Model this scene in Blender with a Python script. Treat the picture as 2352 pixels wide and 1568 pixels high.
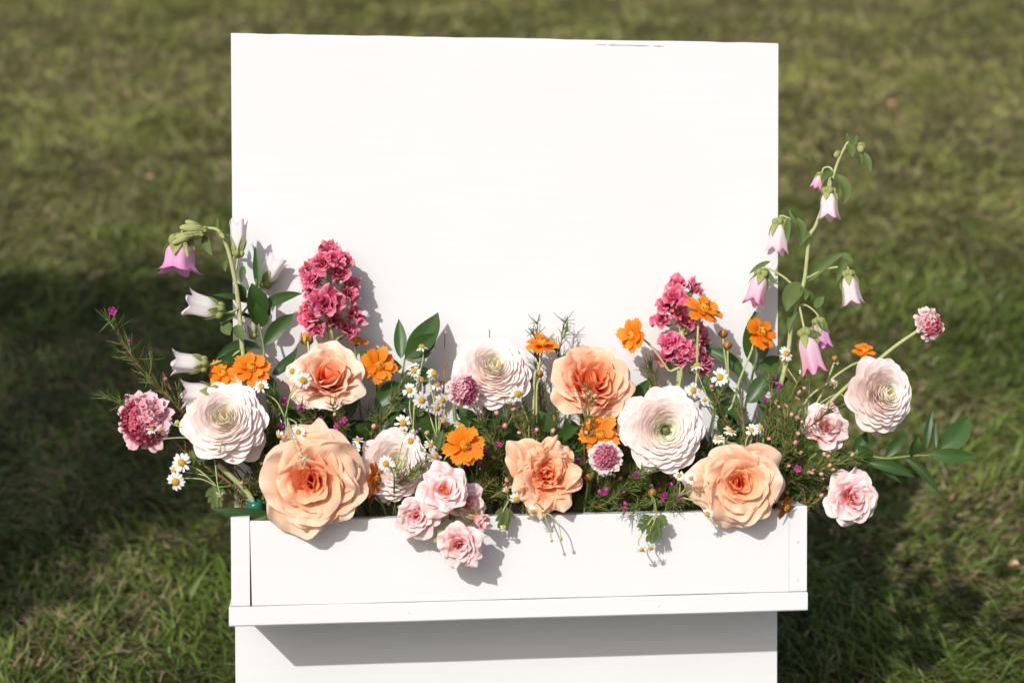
import bpy, math, random
import numpy as np
from mathutils import Matrix, Vector

for o in list(bpy.data.objects): bpy.data.objects.remove(o)
scene = bpy.context.scene
COL = scene.collection
R_ = math.radians

# ------------------------------------------------------------------ camera, sky, sun, exposure
PITCH = R_(20.0)
FPX = 3654.0                        # focal length in pixels of a 2352 px wide picture
# pose of the leaning board against the camera (board axes: u right, v up, w out of its face)
RB = np.array([[0.99190599, -0.00239488, -0.12695183],
               [0.00585217, 0.99962188, 0.0268671],
               [0.12683949, -0.02739258, 0.99154495]])
TB = np.array([-0.000646, -0.004276, 1.739144])
BF = np.diag([1.0, 1.0, -1.0])
CAMB = np.array([[1, 0, 0], [0, math.sin(PITCH), math.cos(PITCH)], [0, math.cos(PITCH), -math.sin(PITCH)]]).T
ROT = CAMB @ RB @ BF                # board axes -> world
BW, VT, VBASE = 0.600, 0.334, -0.585
TD, TV0, TV1 = 0.1092, -0.2779, -0.1675      # tray: depth, bottom, top
_zc = [(ROT @ np.array([s * BW / 2, VBASE, 0]) + CAMB @ TB)[2] for s in (-1, 1)]
CAMH = -min(_zc) - 0.012
CAMP = np.array([0, 0, CAMH])

cam = bpy.data.cameras.new('camera'); camo = bpy.data.objects.new('camera', cam); COL.objects.link(camo)
camo.location = CAMP; camo.rotation_euler = (math.pi / 2 - PITCH, 0, 0)
cam.sensor_width = 36; cam.lens = FPX / 2352 * 36; cam.clip_start = 0.05; cam.clip_end = 600
cam.dof.use_dof = True; cam.dof.focus_distance = 1.65; cam.dof.aperture_fstop = 4.0
scene.camera = camo

SUN = np.array([0.351, 0.621, -0.701]); SUN /= np.linalg.norm(SUN)
w = bpy.data.worlds.new('World'); scene.world = w; w.use_nodes = True
nt = w.node_tree; bg = nt.nodes['Background']
sky = nt.nodes.new('ShaderNodeTexSky'); sky.sky_type = 'NISHITA'; sky.sun_disc = False; sky.dust_density = 4.0; sky.air_density = 0.9; sky.ozone_density = 0.5
sky.sun_elevation = math.asin(-SUN[2]); sky.sun_rotation = math.atan2(-SUN[0], -SUN[1])
nt.links.new(sky.outputs[0], bg.inputs[0]); bg.inputs[1].default_value = 0.115
sl = bpy.data.lights.new('sun', 'SUN'); sl.energy = 3.75; sl.angle = R_(0.6); sl.color = (1.0, 0.975, 0.95)
so = bpy.data.objects.new('sun', sl); COL.objects.link(so)
so.rotation_euler = Vector(SUN).to_track_quat('-Z', 'Y').to_euler(); so.location = (-2, -3, 5)
vs = scene.view_settings; vs.view_transform = 'Standard'; vs.look = 'None'; vs.exposure = -0.05; vs.gamma = 1
scene.cycles.max_bounces = 14; scene.cycles.diffuse_bounces = 8; scene.cycles.transmission_bounces = 8
scene.render.resolution_x = 1024; scene.render.resolution_y = 682

# ------------------------------------------------------------------ coordinates
def bworld(p): return ROT @ np.asarray(p, float) + CAMB @ TB + CAMP
def at(px, py, wd):
    """board coordinates of the point that stands wd metres out from the board on the line of sight of a picture point"""
    ray = np.array([(px - 1176) / FPX, (784 - py) / FPX, 1.0])
    n = RB @ (BF @ np.array([0, 0, 1.0])); p0 = RB @ (BF @ np.array([0, 0, wd])) + TB
    c = ray * ((n @ p0) / (n @ ray))
    return BF @ (RB.T @ (c - TB))
def mpp(wd): return (1.739 - wd) / FPX          # metres per picture pixel
def lerp(a, b, f): return a + (b - a) * f
def unit(v):
    v = np.asarray(v, float); return v / (np.linalg.norm(v) + 1e-12)
def frame(d, roll=0.0):
    z = unit(d); a = np.array([0, 1.0, 0]) if abs(z[1]) < 0.9 else np.array([1.0, 0, 0])
    x = unit(np.cross(a, z)); y = np.cross(z, x)
    c, s = math.cos(roll), math.sin(roll)
    return np.stack([x * c + y * s, y * c - x * s, z], axis=1)
def m4(r3, p):
    m = np.eye(4); m[:3, :3] = r3; m[:3, 3] = p; return Matrix(m.tolist())

# ------------------------------------------------------------------ materials
MATS = {}
def nodes(name):
    m = bpy.data.materials.new(name); m.use_nodes = True; t = m.node_tree
    b = t.nodes['Principled BSDF']; MATS[name] = m
    return m, t, b, t.nodes['Material Output']
def ramp(t, stops):
    r = t.nodes.new('ShaderNodeValToRGB'); e = r.color_ramp.elements
    e[0].position, e[0].color = stops[0][0], (*stops[0][1], 1)
    e[1].position, e[1].color = stops[-1][0], (*stops[-1][1], 1)
    for p, c in stops[1:-1]:
        k = e.new(p); k.color = (*c, 1)
    return r
def mixc(t, mode, fac, a, b):
    m = t.nodes.new('ShaderNodeMix'); m.data_type = 'RGBA'; m.blend_type = mode
    for sock, v in ((0, fac), (6, a), (7, b)):
        if hasattr(v, 'links') or hasattr(v, 'is_linked'): t.links.new(v, m.inputs[sock])
        elif sock == 0: m.inputs[0].default_value = v
        else: m.inputs[sock].default_value = (*v, 1)
    return m.outputs[2]
def petal_mat(name, stops, transl=0.3, rough=0.55, vein=0.10, veinx=26, spot=None, bump=0.15, sheen=0.0):
    m, t, b, out = nodes(name); L = t.links.new
    uv = t.nodes.new('ShaderNodeUVMap'); sep = t.nodes.new('ShaderNodeSeparateXYZ'); L(uv.outputs[0], sep.inputs[0])
    tc = t.nodes.new('ShaderNodeTexCoord')
    n1 = t.nodes.new('ShaderNodeTexNoise'); n1.inputs['Scale'].default_value = 55; n1.inputs['Detail'].default_value = 3
    L(tc.outputs['Object'], n1.inputs['Vector'])
    # position along the petal, a little uneven
    ma = t.nodes.new('ShaderNodeMath'); ma.operation = 'MULTIPLY_ADD'; L(n1.outputs[0], ma.inputs[0]); ma.inputs[1].default_value = 0.22
    L(sep.outputs[1], ma.inputs[2])
    mb = t.nodes.new('ShaderNodeMath'); mb.operation = 'SUBTRACT'; L(ma.outputs[0], mb.inputs[0]); mb.inputs[1].default_value = 0.11
    r = ramp(t, stops); L(mb.outputs[0], r.inputs[0]); c = r.outputs[0]
    # veins run along the petal
    mp = t.nodes.new('ShaderNodeMapping'); mp.inputs['Scale'].default_value = (veinx, 2.0, 1); L(uv.outputs[0], mp.inputs[0])
    nv = t.nodes.new('ShaderNodeTexNoise'); nv.inputs['Scale'].default_value = 1.0; nv.inputs['Detail'].default_value = 4; L(mp.outputs[0], nv.inputs['Vector'])
    vr = ramp(t, [(0.3, (1 - vein,) * 3), (0.7, (1.0,) * 3)]); L(nv.outputs[0], vr.inputs[0])
    c = mixc(t, 'MULTIPLY', 1.0, c, vr.outputs[0])
    if spot:
        n2 = t.nodes.new('ShaderNodeTexNoise'); n2.inputs['Scale'].default_value = 90; L(tc.outputs['Object'], n2.inputs['Vector'])
        r2 = ramp(t, [(0.62, (0, 0, 0)), (0.74, (1, 1, 1))]); L(n2.outputs[0], r2.inputs[0])
        c = mixc(t, 'MIX', r2.outputs[0], c, spot)
    oi = t.nodes.new('ShaderNodeObjectInfo'); c = mixc(t, 'MULTIPLY', 1.0, c, oi.outputs['Color'])
    L(c, b.inputs['Base Color']); b.inputs['Roughness'].default_value = rough; b.inputs['Specular IOR Level'].default_value = 0.25
    if bump:
        bp = t.nodes.new('ShaderNodeBump'); bp.inputs['Strength'].default_value = bump; bp.inputs['Distance'].default_value = 0.001
        L(nv.outputs[0], bp.inputs['Height']); L(bp.outputs[0], b.inputs['Normal'])
    if transl:
        tr = t.nodes.new('ShaderNodeBsdfTranslucent'); L(c, tr.inputs[0])
        ms = t.nodes.new('ShaderNodeMixShader'); ms.inputs[0].default_value = transl
        L(b.outputs[0], ms.inputs[1]); L(tr.outputs[0], ms.inputs[2]); L(ms.outputs[0], out.inputs[0])
    return m
def attr_mat(name, attr='Col', transl=0.2, rough=0.6, spec=0.25):
    m, t, b, out = nodes(name); L = t.links.new
    a = t.nodes.new('ShaderNodeAttribute'); a.attribute_name = attr
    L(a.outputs[0], b.inputs['Base Color']); b.inputs['Roughness'].default_value = rough; b.inputs['Specular IOR Level'].default_value = spec
    tr = t.nodes.new('ShaderNodeBsdfTranslucent'); L(a.outputs[0], tr.inputs[0])
    ms = t.nodes.new('ShaderNodeMixShader'); ms.inputs[0].default_value = transl
    L(b.outputs[0], ms.inputs[1]); L(tr.outputs[0], ms.inputs[2]); L(ms.outputs[0], out.inputs[0])
    return m
def noise_mat(name, c1, c2, scale=60, rough=0.6, bump=0.0, spec=0.3, stretch=(1, 1, 1), transl=0.0, lo=0.35, hi=0.65):
    m, t, b, out = nodes(name); L = t.links.new
    tc = t.nodes.new('ShaderNodeTexCoord'); mp = t.nodes.new('ShaderNodeMapping'); mp.inputs['Scale'].default_value = stretch
    L(tc.outputs['Object'], mp.inputs[0])
    n = t.nodes.new('ShaderNodeTexNoise'); n.inputs['Scale'].default_value = scale; n.inputs['Detail'].default_value = 5; L(mp.outputs[0], n.inputs['Vector'])
    r = ramp(t, [(lo, c1), (hi, c2)]); L(n.outputs[0], r.inputs[0])
    oi = t.nodes.new('ShaderNodeObjectInfo'); c = mixc(t, 'MULTIPLY', 1.0, r.outputs[0], oi.outputs['Color'])
    L(c, b.inputs['Base Color']); b.inputs['Roughness'].default_value = rough; b.inputs['Specular IOR Level'].default_value = spec
    if bump:
        bp = t.nodes.new('ShaderNodeBump'); bp.inputs['Strength'].default_value = bump; bp.inputs['Distance'].default_value = 0.002
        L(n.outputs[0], bp.inputs['Height']); L(bp.outputs[0], b.inputs['Normal'])
    if transl:
        tr = t.nodes.new('ShaderNodeBsdfTranslucent'); L(c, tr.inputs[0])
        ms = t.nodes.new('ShaderNodeMixShader'); ms.inputs[0].default_value = transl
        L(b.outputs[0], ms.inputs[1]); L(tr.outputs[0], ms.inputs[2]); L(ms.outputs[0], out.inputs[0])
    return m

def paint_mat():
    m, t, b, out = nodes('white_paint'); L = t.links.new
    tc = t.nodes.new('ShaderNodeTexCoord')
    mp = t.nodes.new('ShaderNodeMapping'); mp.inputs['Scale'].default_value = (3, 60, 60); L(tc.outputs['Object'], mp.inputs[0])
    n = t.nodes.new('ShaderNodeTexNoise'); n.inputs['Scale'].default_value = 3.0; n.inputs['Detail'].default_value = 6; L(mp.outputs[0], n.inputs['Vector'])
    r = ramp(t, [(0.25, (0.678, 0.684, 0.688)), (0.75, (0.70, 0.706, 0.709))]); L(n.outputs[0], r.inputs[0])
    # broad thin patches of the coat
    n3 = t.nodes.new('ShaderNodeTexNoise'); n3.inputs['Scale'].default_value = 5; n3.inputs['Detail'].default_value = 3; L(tc.outputs['Object'], n3.inputs['Vector'])
    r3 = ramp(t, [(0.35, (0.985, 0.98, 0.975)), (0.6, (1, 1, 1))]); L(n3.outputs[0], r3.inputs[0])
    c = mixc(t, 'MULTIPLY', 1.0, r.outputs[0], r3.outputs[0])
    # specks and small chips of dirt
    v = t.nodes.new('ShaderNodeTexVoronoi'); v.inputs['Scale'].default_value = 17; L(tc.outputs['Object'], v.inputs['Vector'])
    rv = ramp(t, [(0.014, (1, 1, 1)), (0.024, (0, 0, 0))]); L(v.outputs['Distance'], rv.inputs[0])
    n4 = t.nodes.new('ShaderNodeTexNoise'); n4.inputs['Scale'].default_value = 9; L(tc.outputs['Object'], n4.inputs['Vector'])
    r4 = ramp(t, [(0.5, (0, 0, 0)), (0.56, (1, 1, 1))]); L(n4.outputs[0], r4.inputs[0])
    sp = mixc(t, 'MULTIPLY', 1.0, rv.outputs[0], r4.outputs[0])
    c = mixc(t, 'MIX', sp, c, (0.33, 0.31, 0.30))
    L(c, b.inputs['Base Color']); b.inputs['Roughness'].default_value = 0.5; b.inputs['Specular IOR Level'].default_value = 0.3
    bp = t.nodes.new('ShaderNodeBump'); bp.inputs['Strength'].default_value = 0.12; bp.inputs['Distance'].default_value = 0.0006
    L(n.outputs[0], bp.inputs['Height']); L(bp.outputs[0], b.inputs['Normal'])
    return m
paint_mat()
noise_mat('scuff', (0.30, 0.34, 0.35), (0.58, 0.61, 0.62), 160, 0.7); noise_mat('filler', (0.56, 0.55, 0.53), (0.64, 0.63, 0.61), 300, 0.6)
noise_mat('raw_wood', (0.50, 0.38, 0.24), (0.62, 0.50, 0.34), 30, 0.7, 0.2, stretch=(1, 8, 8))
noise_mat('soil', (0.022, 0.020, 0.008), (0.055, 0.048, 0.020), 30, 0.95, 0.6, 0.1)
attr_mat('grass_blade', transl=0.26, rough=0.45, spec=0.4)
attr_mat('added_hedge_leaf', transl=0.15)
attr_mat('floret', transl=0.22, rough=0.6)
PEACH = petal_mat('rose_peach', [(0.0, (0.95, 0.16, 0.04)), (0.24, (0.97, 0.33, 0.13)), (0.46, (0.98, 0.52, 0.29)), (0.75, (0.98, 0.66, 0.45)), (1.0, (0.98, 0.755, 0.58))], 0.30, vein=0.09)
ORANGE = petal_mat('rose_apricot', [(0.0, (0.95, 0.10, 0.03)), (0.30, (0.97, 0.24, 0.08)), (0.55, (0.98, 0.43, 0.22)), (0.80, (0.98, 0.60, 0.39)), (1.0, (0.98, 0.74, 0.55))], 0.30, vein=0.09)
PALE = petal_mat('rose_pale', [(0.0, (0.96, 0.15, 0.04)), (0.40, (0.97, 0.32, 0.14)), (0.63, (0.97, 0.57, 0.38)), (0.85, (0.97, 0.73, 0.58)), (1.0, (0.97, 0.81, 0.70))], 0.26, vein=0.08)
RANU = petal_mat('ranunculus_petal', [(0.0, (0.96, 0.66, 0.52)), (0.40, (0.98, 0.82, 0.74)), (0.75, (0.98, 0.92, 0.88)), (1.0, (0.98, 0.88, 0.855))], 0.18, vein=0.05)
PINK = petal_mat('spray_rose_petal', [(0.0, (0.90, 0.14, 0.18)), (0.35, (0.94, 0.34, 0.37)), (0.65, (0.96, 0.58, 0.58)), (0.85, (0.97, 0.72, 0.70)), (1.0, (0.97, 0.82, 0.79))], 0.22, vein=0.08)
COSM = petal_mat('cosmos_petal', [(0.0, (0.88, 0.15, 0.004)), (0.45, (0.95, 0.25, 0.008)), (1.0, (0.96, 0.33, 0.025))], 0.25, vein=0.20, veinx=9, bump=0.4)
STOCK = petal_mat('stock_petal', [(0.0, (0.75, 0.36, 0.24)), (0.15, (0.50, 0.030, 0.10)), (0.5, (0.62, 0.065, 0.16)), (0.82, (0.74, 0.15, 0.25)), (1.0, (0.87, 0.40, 0.46))], 0.2, vein=0.2)
SCABP = petal_mat('scabiosa_petal', [(0.0, (0.60, 0.06, 0.16)), (0.35, (0.75, 0.20, 0.32)), (0.7, (0.90, 0.55, 0.60)), (1.0, (0.94, 0.80, 0.80))], 0.2, vein=0.2)
BELLW = petal_mat('bell_white', [(0.0, (0.86, 0.86, 0.66)), (0.25, (0.92, 0.85, 0.82)), (0.7, (0.91, 0.76, 0.80)), (1.0, (0.84, 0.50, 0.66))], 0.32, vein=0.16, veinx=34)
BELLI = petal_mat('bell_ivory', [(0.0, (0.86, 0.87, 0.68)), (0.25, (0.93, 0.91, 0.86)), (0.8, (0.94, 0.88, 0.88)), (1.0, (0.90, 0.72, 0.79))], 0.36, vein=0.12, veinx=34)
BELLP = petal_mat('bell_pink', [(0.0, (0.92, 0.82, 0.78)), (0.35, (0.92, 0.64, 0.74)), (0.75, (0.90, 0.48, 0.64)), (1.0, (0.86, 0.30, 0.52))], 0.3, vein=0.12, veinx=30)
BELLM = petal_mat('bell_magenta', [(0.0, (0.88, 0.68, 0.78)), (0.35, (0.84, 0.48, 0.72)), (1.0, (0.80, 0.30, 0.60))], 0.3, vein=0.14, veinx=30)
WHITE = petal_mat('chamomile_petal', [(0.0, (0.80, 0.80, 0.66)), (0.3, (0.84, 0.84, 0.82)), (1.0, (0.86, 0.86, 0.85))], 0.25, vein=0.06, veinx=6)
YELL = noise_mat('chamomile_disc', (0.78, 0.38, 0.02), (0.90, 0.60, 0.08), 900, 0.7, 0.8)
noise_mat('cosmos_disc', (0.85, 0.36, 0.01), (0.92, 0.58, 0.07), 500, 0.6)
noise_mat('dark_anther', (0.035, 0.012, 0.006), (0.09, 0.03, 0.01), 300, 0.6)
def leaf_mat(name, stops, rough=0.4, transl=0.18, spec=0.45, vein=0.18):
    m = petal_mat(name, stops, transl, rough, vein, 20, bump=0.25)
    m.node_tree.nodes['Principled BSDF'].inputs['Specular IOR Level'].default_value = spec
    return m
RUSC = leaf_mat('ruscus_leaf', [(0.0, (0.045, 0.095, 0.020)), (0.5, (0.035, 0.085, 0.016)), (1.0, (0.045, 0.10, 0.022))], 0.38, 0.14)
CAML = leaf_mat('soft_leaf', [(0.0, (0.15, 0.21, 0.055)), (0.5, (0.11, 0.165, 0.045)), (1.0, (0.14, 0.20, 0.06))], 0.6, 0.22, 0.25)
CALX = leaf_mat('calyx_green', [(0.0, (0.34, 0.40, 0.12)), (0.5, (0.37, 0.42, 0.14)), (1.0, (0.42, 0.46, 0.20))], 0.65, 0.25, 0.2)
STEM = noise_mat('green_stem', (0.13, 0.19, 0.045), (0.20, 0.26, 0.075), 120, 0.55, stretch=(1, 1, .2))
PSTEM = noise_mat('pale_stem', (0.34, 0.38, 0.15), (0.42, 0.45, 0.21), 120, 0.6)
WSTEM = noise_mat('woody_stem', (0.24, 0.085, 0.045), (0.30, 0.17, 0.075), 90, 0.65)
NEED = noise_mat('needle_green', (0.10, 0.175, 0.03), (0.19, 0.27, 0.065), 45, 0.5, transl=0.15)
BUDP = noise_mat('bud_pink', (0.62, 0.22, 0.20), (0.78, 0.42, 0.36), 160, 0.5, transl=.1)
BUDV = noise_mat('bud_purple', (0.36, 0.02, 0.20), (0.52, 0.06, 0.34), 220, 0.45, transl=.1)
WAXP = petal_mat('wax_purple', [(0.0, (0.20, 0.01, 0.06)), (0.4, (0.42, 0.02, 0.22)), (1.0, (0.56, 0.06, 0.36))], 0.2, 0.4)
BUDB = noise_mat('bud_brown', (0.30, 0.09, 0.02), (0.46, 0.19, 0.05), 260, 0.5)
TUBE = noise_mat('green_plastic', (0.012, 0.13, 0.085), (0.018, 0.17, 0.11), 40, 0.25, spec=0.5)
RCORE = noise_mat('ranunculus_eye', (0.06, 0.085, 0.012), (0.36, 0.38, 0.09), 420, 0.6, 0.6)

# ------------------------------------------------------------------ mesh building
def mesh_np(name, v, faces, mat, uv=None, col=None, smooth=True):
    me = bpy.data.meshes.new(name)
    v = np.asarray(v, np.float32)
    me.from_pydata(v.tolist(), [], faces if isinstance(faces, list) else faces.tolist())
    if uv is not None:
        l = me.uv_layers.new(name='UVMap'); idx = np.zeros(len(me.loops), np.int32); me.loops.foreach_get('vertex_index', idx)
        l.data.foreach_set('uv', np.asarray(uv, np.float32)[idx].ravel())
    if col is not None:
        a = me.color_attributes.new('Col', 'FLOAT_COLOR', 'POINT')
        c4 = np.ones((len(v), 4), np.float32); c4[:, :3] = col; a.data.foreach_set('color', c4.ravel())
    if smooth: me.polygons.foreach_set('use_smooth', np.ones(len(me.polygons), bool))
    me.materials.append(mat if not isinstance(mat, str) else MATS[mat]); me.update()
    return me
def grid_faces(nu, nv, off=0):
    return [(off + i * (nv + 1) + j, off + i * (nv + 1) + j + 1, off + (i + 1) * (nv + 1) + j + 1, off + (i + 1) * (nv + 1) + j) for i in range(nu) for j in range(nv)]
class MB:
    def __init__(s): s.v, s.f, s.uv, s.c, s.n = [], [], [], [], 0
    def add(s, v, f, uv=None, c=None):
        v = np.asarray(v, float); k = len(v); s.v.append(v)
        s.f += [tuple(i + s.n for i in q) for q in f]
        s.uv.append(np.zeros((k, 2)) + .5 if uv is None else uv)
        s.c.append(np.ones((k, 3)) if c is None else np.broadcast_to(c, (k, 3)))
        s.n += k
    def mesh(s, name, mat, col=False, smooth=True):
        return mesh_np(name, np.vstack(s.v), s.f, mat, np.vstack(s.uv), np.vstack(s.c) if col else None, smooth)
def sstep(a, b, x):
    t = np.clip((x - a) / (b - a), 0, 1); return t * t * (3 - 2 * t)
def petal_arr(rb, zb, rt, zt, bend=0.0, W=1.0, wrap=(0.5, 0.8), nu=8, nv=8, rng=None, ruf=0.0, rfreq=1.0, tipr=0.25, curl=0.0, basew=0.35, notch=0, irr=0.03, pinch=0.0, roll=0.0, texp=2.4, crimp=0.0):
    """one petal in the bloom's frame (axis = +z): base and tip in (radius, height), arc bend, width, wrap radii base/tip"""
    rng = rng or random
    S = np.linspace(0, 1, 41)
    ch = math.hypot(rt - rb, zt - zb); pc = math.atan2(rt - rb, zt - zb)
    phi = pc + bend * (2 * S - 1) + curl * sstep(0.68, 1.0, S)
    Lg = ch * (bend / math.sin(bend) if abs(bend) > 1e-3 else 1.0)
    ds = Lg / 40
    r = rb + np.concatenate([[0], np.cumsum(np.sin((phi[1:] + phi[:-1]) / 2) * ds)])
    z = zb + np.concatenate([[0], np.cumsum(np.cos((phi[1:] + phi[:-1]) / 2) * ds)])
    s = np.linspace(0, 1, nu + 1) ** 0.9; t = np.linspace(-1, 1, nv + 1)
    s2, t2 = np.meshgrid(s, t, indexing='ij')
    hw = W / 2 * (basew + (1 - basew) * np.sin(np.pi / 2 * np.clip(s2 / 0.68, 0, 1)) ** 0.9)
    hw = hw * (1 - pinch * sstep(0.6, 1.0, s2))
    tip = 1 - tipr * np.abs(t2) ** texp
    p1, p2, p3 = [rng.uniform(0, 6.28) for _ in range(3)]
    tip = tip + irr * (np.sin(3.6 * t2 + p1) + .5 * np.sin(7.0 * t2 + p2))
    if notch: tip = tip - notch * np.abs(np.cos(1.5 * np.pi * t2)) ** 3 * (np.abs(t2) < .75)
    se = np.clip(s2 * (1 + (tip - 1) * s2), 0, 1.06)
    rr = np.interp(se, S, r); zz = np.interp(se, S, z); pp = np.interp(se, S, phi)
    over = np.clip(se - 1, 0, 1) * Lg
    rr += over * np.sin(phi[-1]); zz += over * np.cos(phi[-1])
    x = hw * t2; rho = wrap[0] + (wrap[1] - wrap[0]) * s2
    a = np.clip(x / rho, -2.7, 2.7)
    lat = rho * np.sin(a); h = rho * (1 - np.cos(a))
    h = h + ruf * s2 ** 2 * (np.sin(2.6 * rfreq * t2 + p1 + 1.5 * s2) + .6 * np.sin(5.2 * rfreq * t2 + p2 - s2) + .22 * np.sin(9.0 * rfreq * t2 + p3)) * (.35 + .65 * np.abs(t2) ** 1.0 * (1 - s2) + .65 * s2)
    edge = np.clip(np.maximum(np.abs(t2) ** 3, s2 ** 4), 0, 1) * s2
    if crimp: h = h + crimp * edge * (np.sin(6.5 * t2 + p2 + 3 * s2) + .6 * np.sin(10.5 * t2 + 3 * s2 + p1))
    h = h - roll * W * s2 ** 1.5 * (np.abs(t2) ** 5 * .8 + np.clip((s2 - .72) / .28, 0, 1) ** 2 * .35)
    v = np.stack([rr - np.cos(pp) * h, lat, zz + np.sin(pp) * h], -1).reshape(-1, 3)
    uv = np.stack([(t2 + 1) / 2, s2], -1).reshape(-1, 2)
    return v, grid_faces(nu, nv), uv
def rotz(v, a):
    c, s = math.cos(a), math.sin(a); o = v.copy(); o[:, 0] = v[:, 0] * c - v[:, 1] * s; o[:, 1] = v[:, 0] * s + v[:, 1] * c
    return o
def tilt_axis(v, seed, amt):
    rg = random.Random(seed); ax, ay = rg.uniform(-amt, amt), rg.uniform(-amt, amt)
    m = np.array(Matrix.Rotation(ax, 3, 'X') @ Matrix.Rotation(ay, 3, 'Y')); return v @ m.T
def spline(pts, n=6):
    P = [np.asarray(p, float) for p in pts]
    if len(P) == 2: return [P[0] + (P[1] - P[0]) * k / n for k in range(n + 1)]
    Q = [2 * P[0] - P[1]] + P + [2 * P[-1] - P[-2]]; out = []
    for i in range(1, len(Q) - 2):
        for k in range(n):
            t = k / n; a, b, c, d = Q[i - 1], Q[i], Q[i + 1], Q[i + 2]
            out.append(.5 * ((2 * b) + (c - a) * t + (2 * a - 5 * b + 4 * c - d) * t * t + (3 * b - a - 3 * c + d) * t ** 3))
    out.append(P[-1]); return out
def tube_arr(pts, r0, r1, sides=6, cap=True):
    pts = np.array(pts); n = len(pts); T = np.gradient(pts, axis=0); T /= np.linalg.norm(T, axis=1)[:, None] + 1e-12
    up = np.array([0.31, 0.2, 0.93]); v = []
    for i in range(n):
        a = unit(np.cross(T[i], up)); b = np.cross(T[i], a); rad = r0 + (r1 - r0) * i / (n - 1)
        for k in range(sides):
            q = 2 * math.pi * k / sides; v.append(pts[i] + rad * (math.cos(q) * a + math.sin(q) * b))
    f = [(i * sides + k, i * sides + (k + 1) % sides, (i + 1) * sides + (k + 1) % sides, (i + 1) * sides + k) for i in range(n - 1) for k in range(sides)]
    if cap: f += [tuple(reversed(range(sides))), tuple(range((n - 1) * sides, n * sides))]
    uv = np.array([[k / sides, i / (n - 1)] for i in range(n) for k in range(sides)])
    return np.array(v), f, uv
def leaf_arr(p0, p1, width, arch=0.0, out=0.0, face=(0, 0, 1), fold=0.25, nu=12, nv=6, wave=0.0, peak=0.42, seed=0, tipw=1.0):
    p0, p1 = np.asarray(p0, float), np.asarray(p1, float); d = p1 - p0; L = np.linalg.norm(d)
    f0 = unit(face); side = unit(np.cross(d, f0)); c = (p0 + p1) / 2 + side * arch * L + f0 * out * L
    s = np.linspace(0, 1, nu + 1)
    ctr = np.outer((1 - s) ** 2, p0) + np.outer(2 * s * (1 - s), c) + np.outer(s ** 2, p1)
    T = np.gradient(ctr, axis=0); rg = random.Random(seed); ph = rg.uniform(0, 6)
    e = math.log(.5) / math.log(peak); prof = np.sin(np.pi * np.clip(s, 1e-4, 1) ** e) ** 0.85
    prof = prof * (1 - .25 * sstep(.8, 1, s)) + .02
    t = np.linspace(-1, 1, nv + 1); v = []; uv = []
    for i in range(nu + 1):
        tn = unit(T[i]); sd = unit(np.cross(tn, f0)); nn = unit(np.cross(sd, tn))
        for tt in t:
            hw = width / 2 * prof[i]
            h = fold * abs(tt) ** 1.4 * hw + wave * width * math.sin(5 * s[i] + ph + 2 * tt) * abs(tt)
            v.append(ctr[i] + sd * hw * tt * math.sqrt(max(.2, 1 - fold * fold * .5)) + nn * h); uv.append(((tt + 1) / 2, s[i]))
    return np.array(v), grid_faces(nu, nv), np.array(uv)
def ball_arr(c, rx, rz, dirv=(0, 0, 1), nu=6, nv=8, bump=0, rng=None):
    F = frame(dirv); v = []; f = []; uv = []
    for i in range(nu + 1):
        th = math.pi * i / nu
        for k in range(nv):
            q = 2 * math.pi * k / nv; rr = 1 + (rng.uniform(-bump, bump) if bump else 0)
            v.append(np.asarray(c) + F @ (np.array([math.sin(th) * math.cos(q) * rx, math.sin(th) * math.sin(q) * rx, -math.cos(th) * rz]) * rr)); uv.append((k / nv, i / nu))
    f = [(i * nv + k, i * nv + (k + 1) % nv, (i + 1) * nv + (k + 1) % nv, (i + 1) * nv + k) for i in range(nu) for k in range(nv)]
    return np.array(v), f, np.array(uv)

# ------------------------------------------------------------------ things
def tag(o, label=None, cat=None, group=None, kind=None):
    for k, v in (('label', label), ('category', cat), ('group', group), ('kind', kind)):
        if v: o[k] = v
    return o
BASES = {}
def thing(name, base, label, cat, group=None):
    o = bpy.data.objects.new(name, None); COL.objects.link(o); o.empty_display_size = 0.02
    o.matrix_world = m4(ROT, bworld(base)); BASES[o.name] = np.array(base, float)
    return tag(o, label, cat, group)
def base_of(o): return BASES[o.name]
def part(name, me, parent, mat4=None, color=None, kind=None, label=None):
    o = bpy.data.objects.new(name, me); COL.objects.link(o); o.parent = parent
    if mat4 is not None: o.matrix_basis = mat4
    if color is not None: o.color = (*color, 1)
    if kind: o['kind'] = kind
    if label: o['label'] = label
    return o
def obj_arr(name, arr, mat, parent, off=(0, 0, 0), **k):
    return part(name, mesh_np(name, arr[0] - np.asarray(off), arr[1], mat, arr[2]), parent, **k)
INS = (0.0, TV0 + 0.035, 0.055)
def tray_pt(u, rng, wd=None):
    return np.array([np.clip(u * 0.86, -0.262, 0.262) + rng.uniform(-.01, .01), TV0 + rng.uniform(.03, .045), rng.uniform(.035, .075) if wd is None else wd])
def stem_pts(p, d, base, back=0.03):
    """from the bloom's back, leaving along -d, to the foot in the tray"""
    p = np.asarray(p); q = p - unit(d) * back; k = [p, q]
    if abs(p[0]) > 0.285:                                   # has to pass over the side of the tray
        sg = 1 if p[0] > 0 else -1
        k.append(np.array([sg * 0.272, max(TV1 + 0.018, min(TV1 + .05, p[1] - .03)), 0.055]))
    elif q[1] > TV1 + .02:
        k.append(np.array([base[0] * .65 + q[0] * .35, TV1 + .005, min(q[2] * .5 + base[2] * .5, .083)]))
    else:
        k.append(np.array([base[0] * .5 + q[0] * .5, max(q[1] + .012, TV1 + .014), .085]))
    k.append(base); return spline(k, 7)

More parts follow.
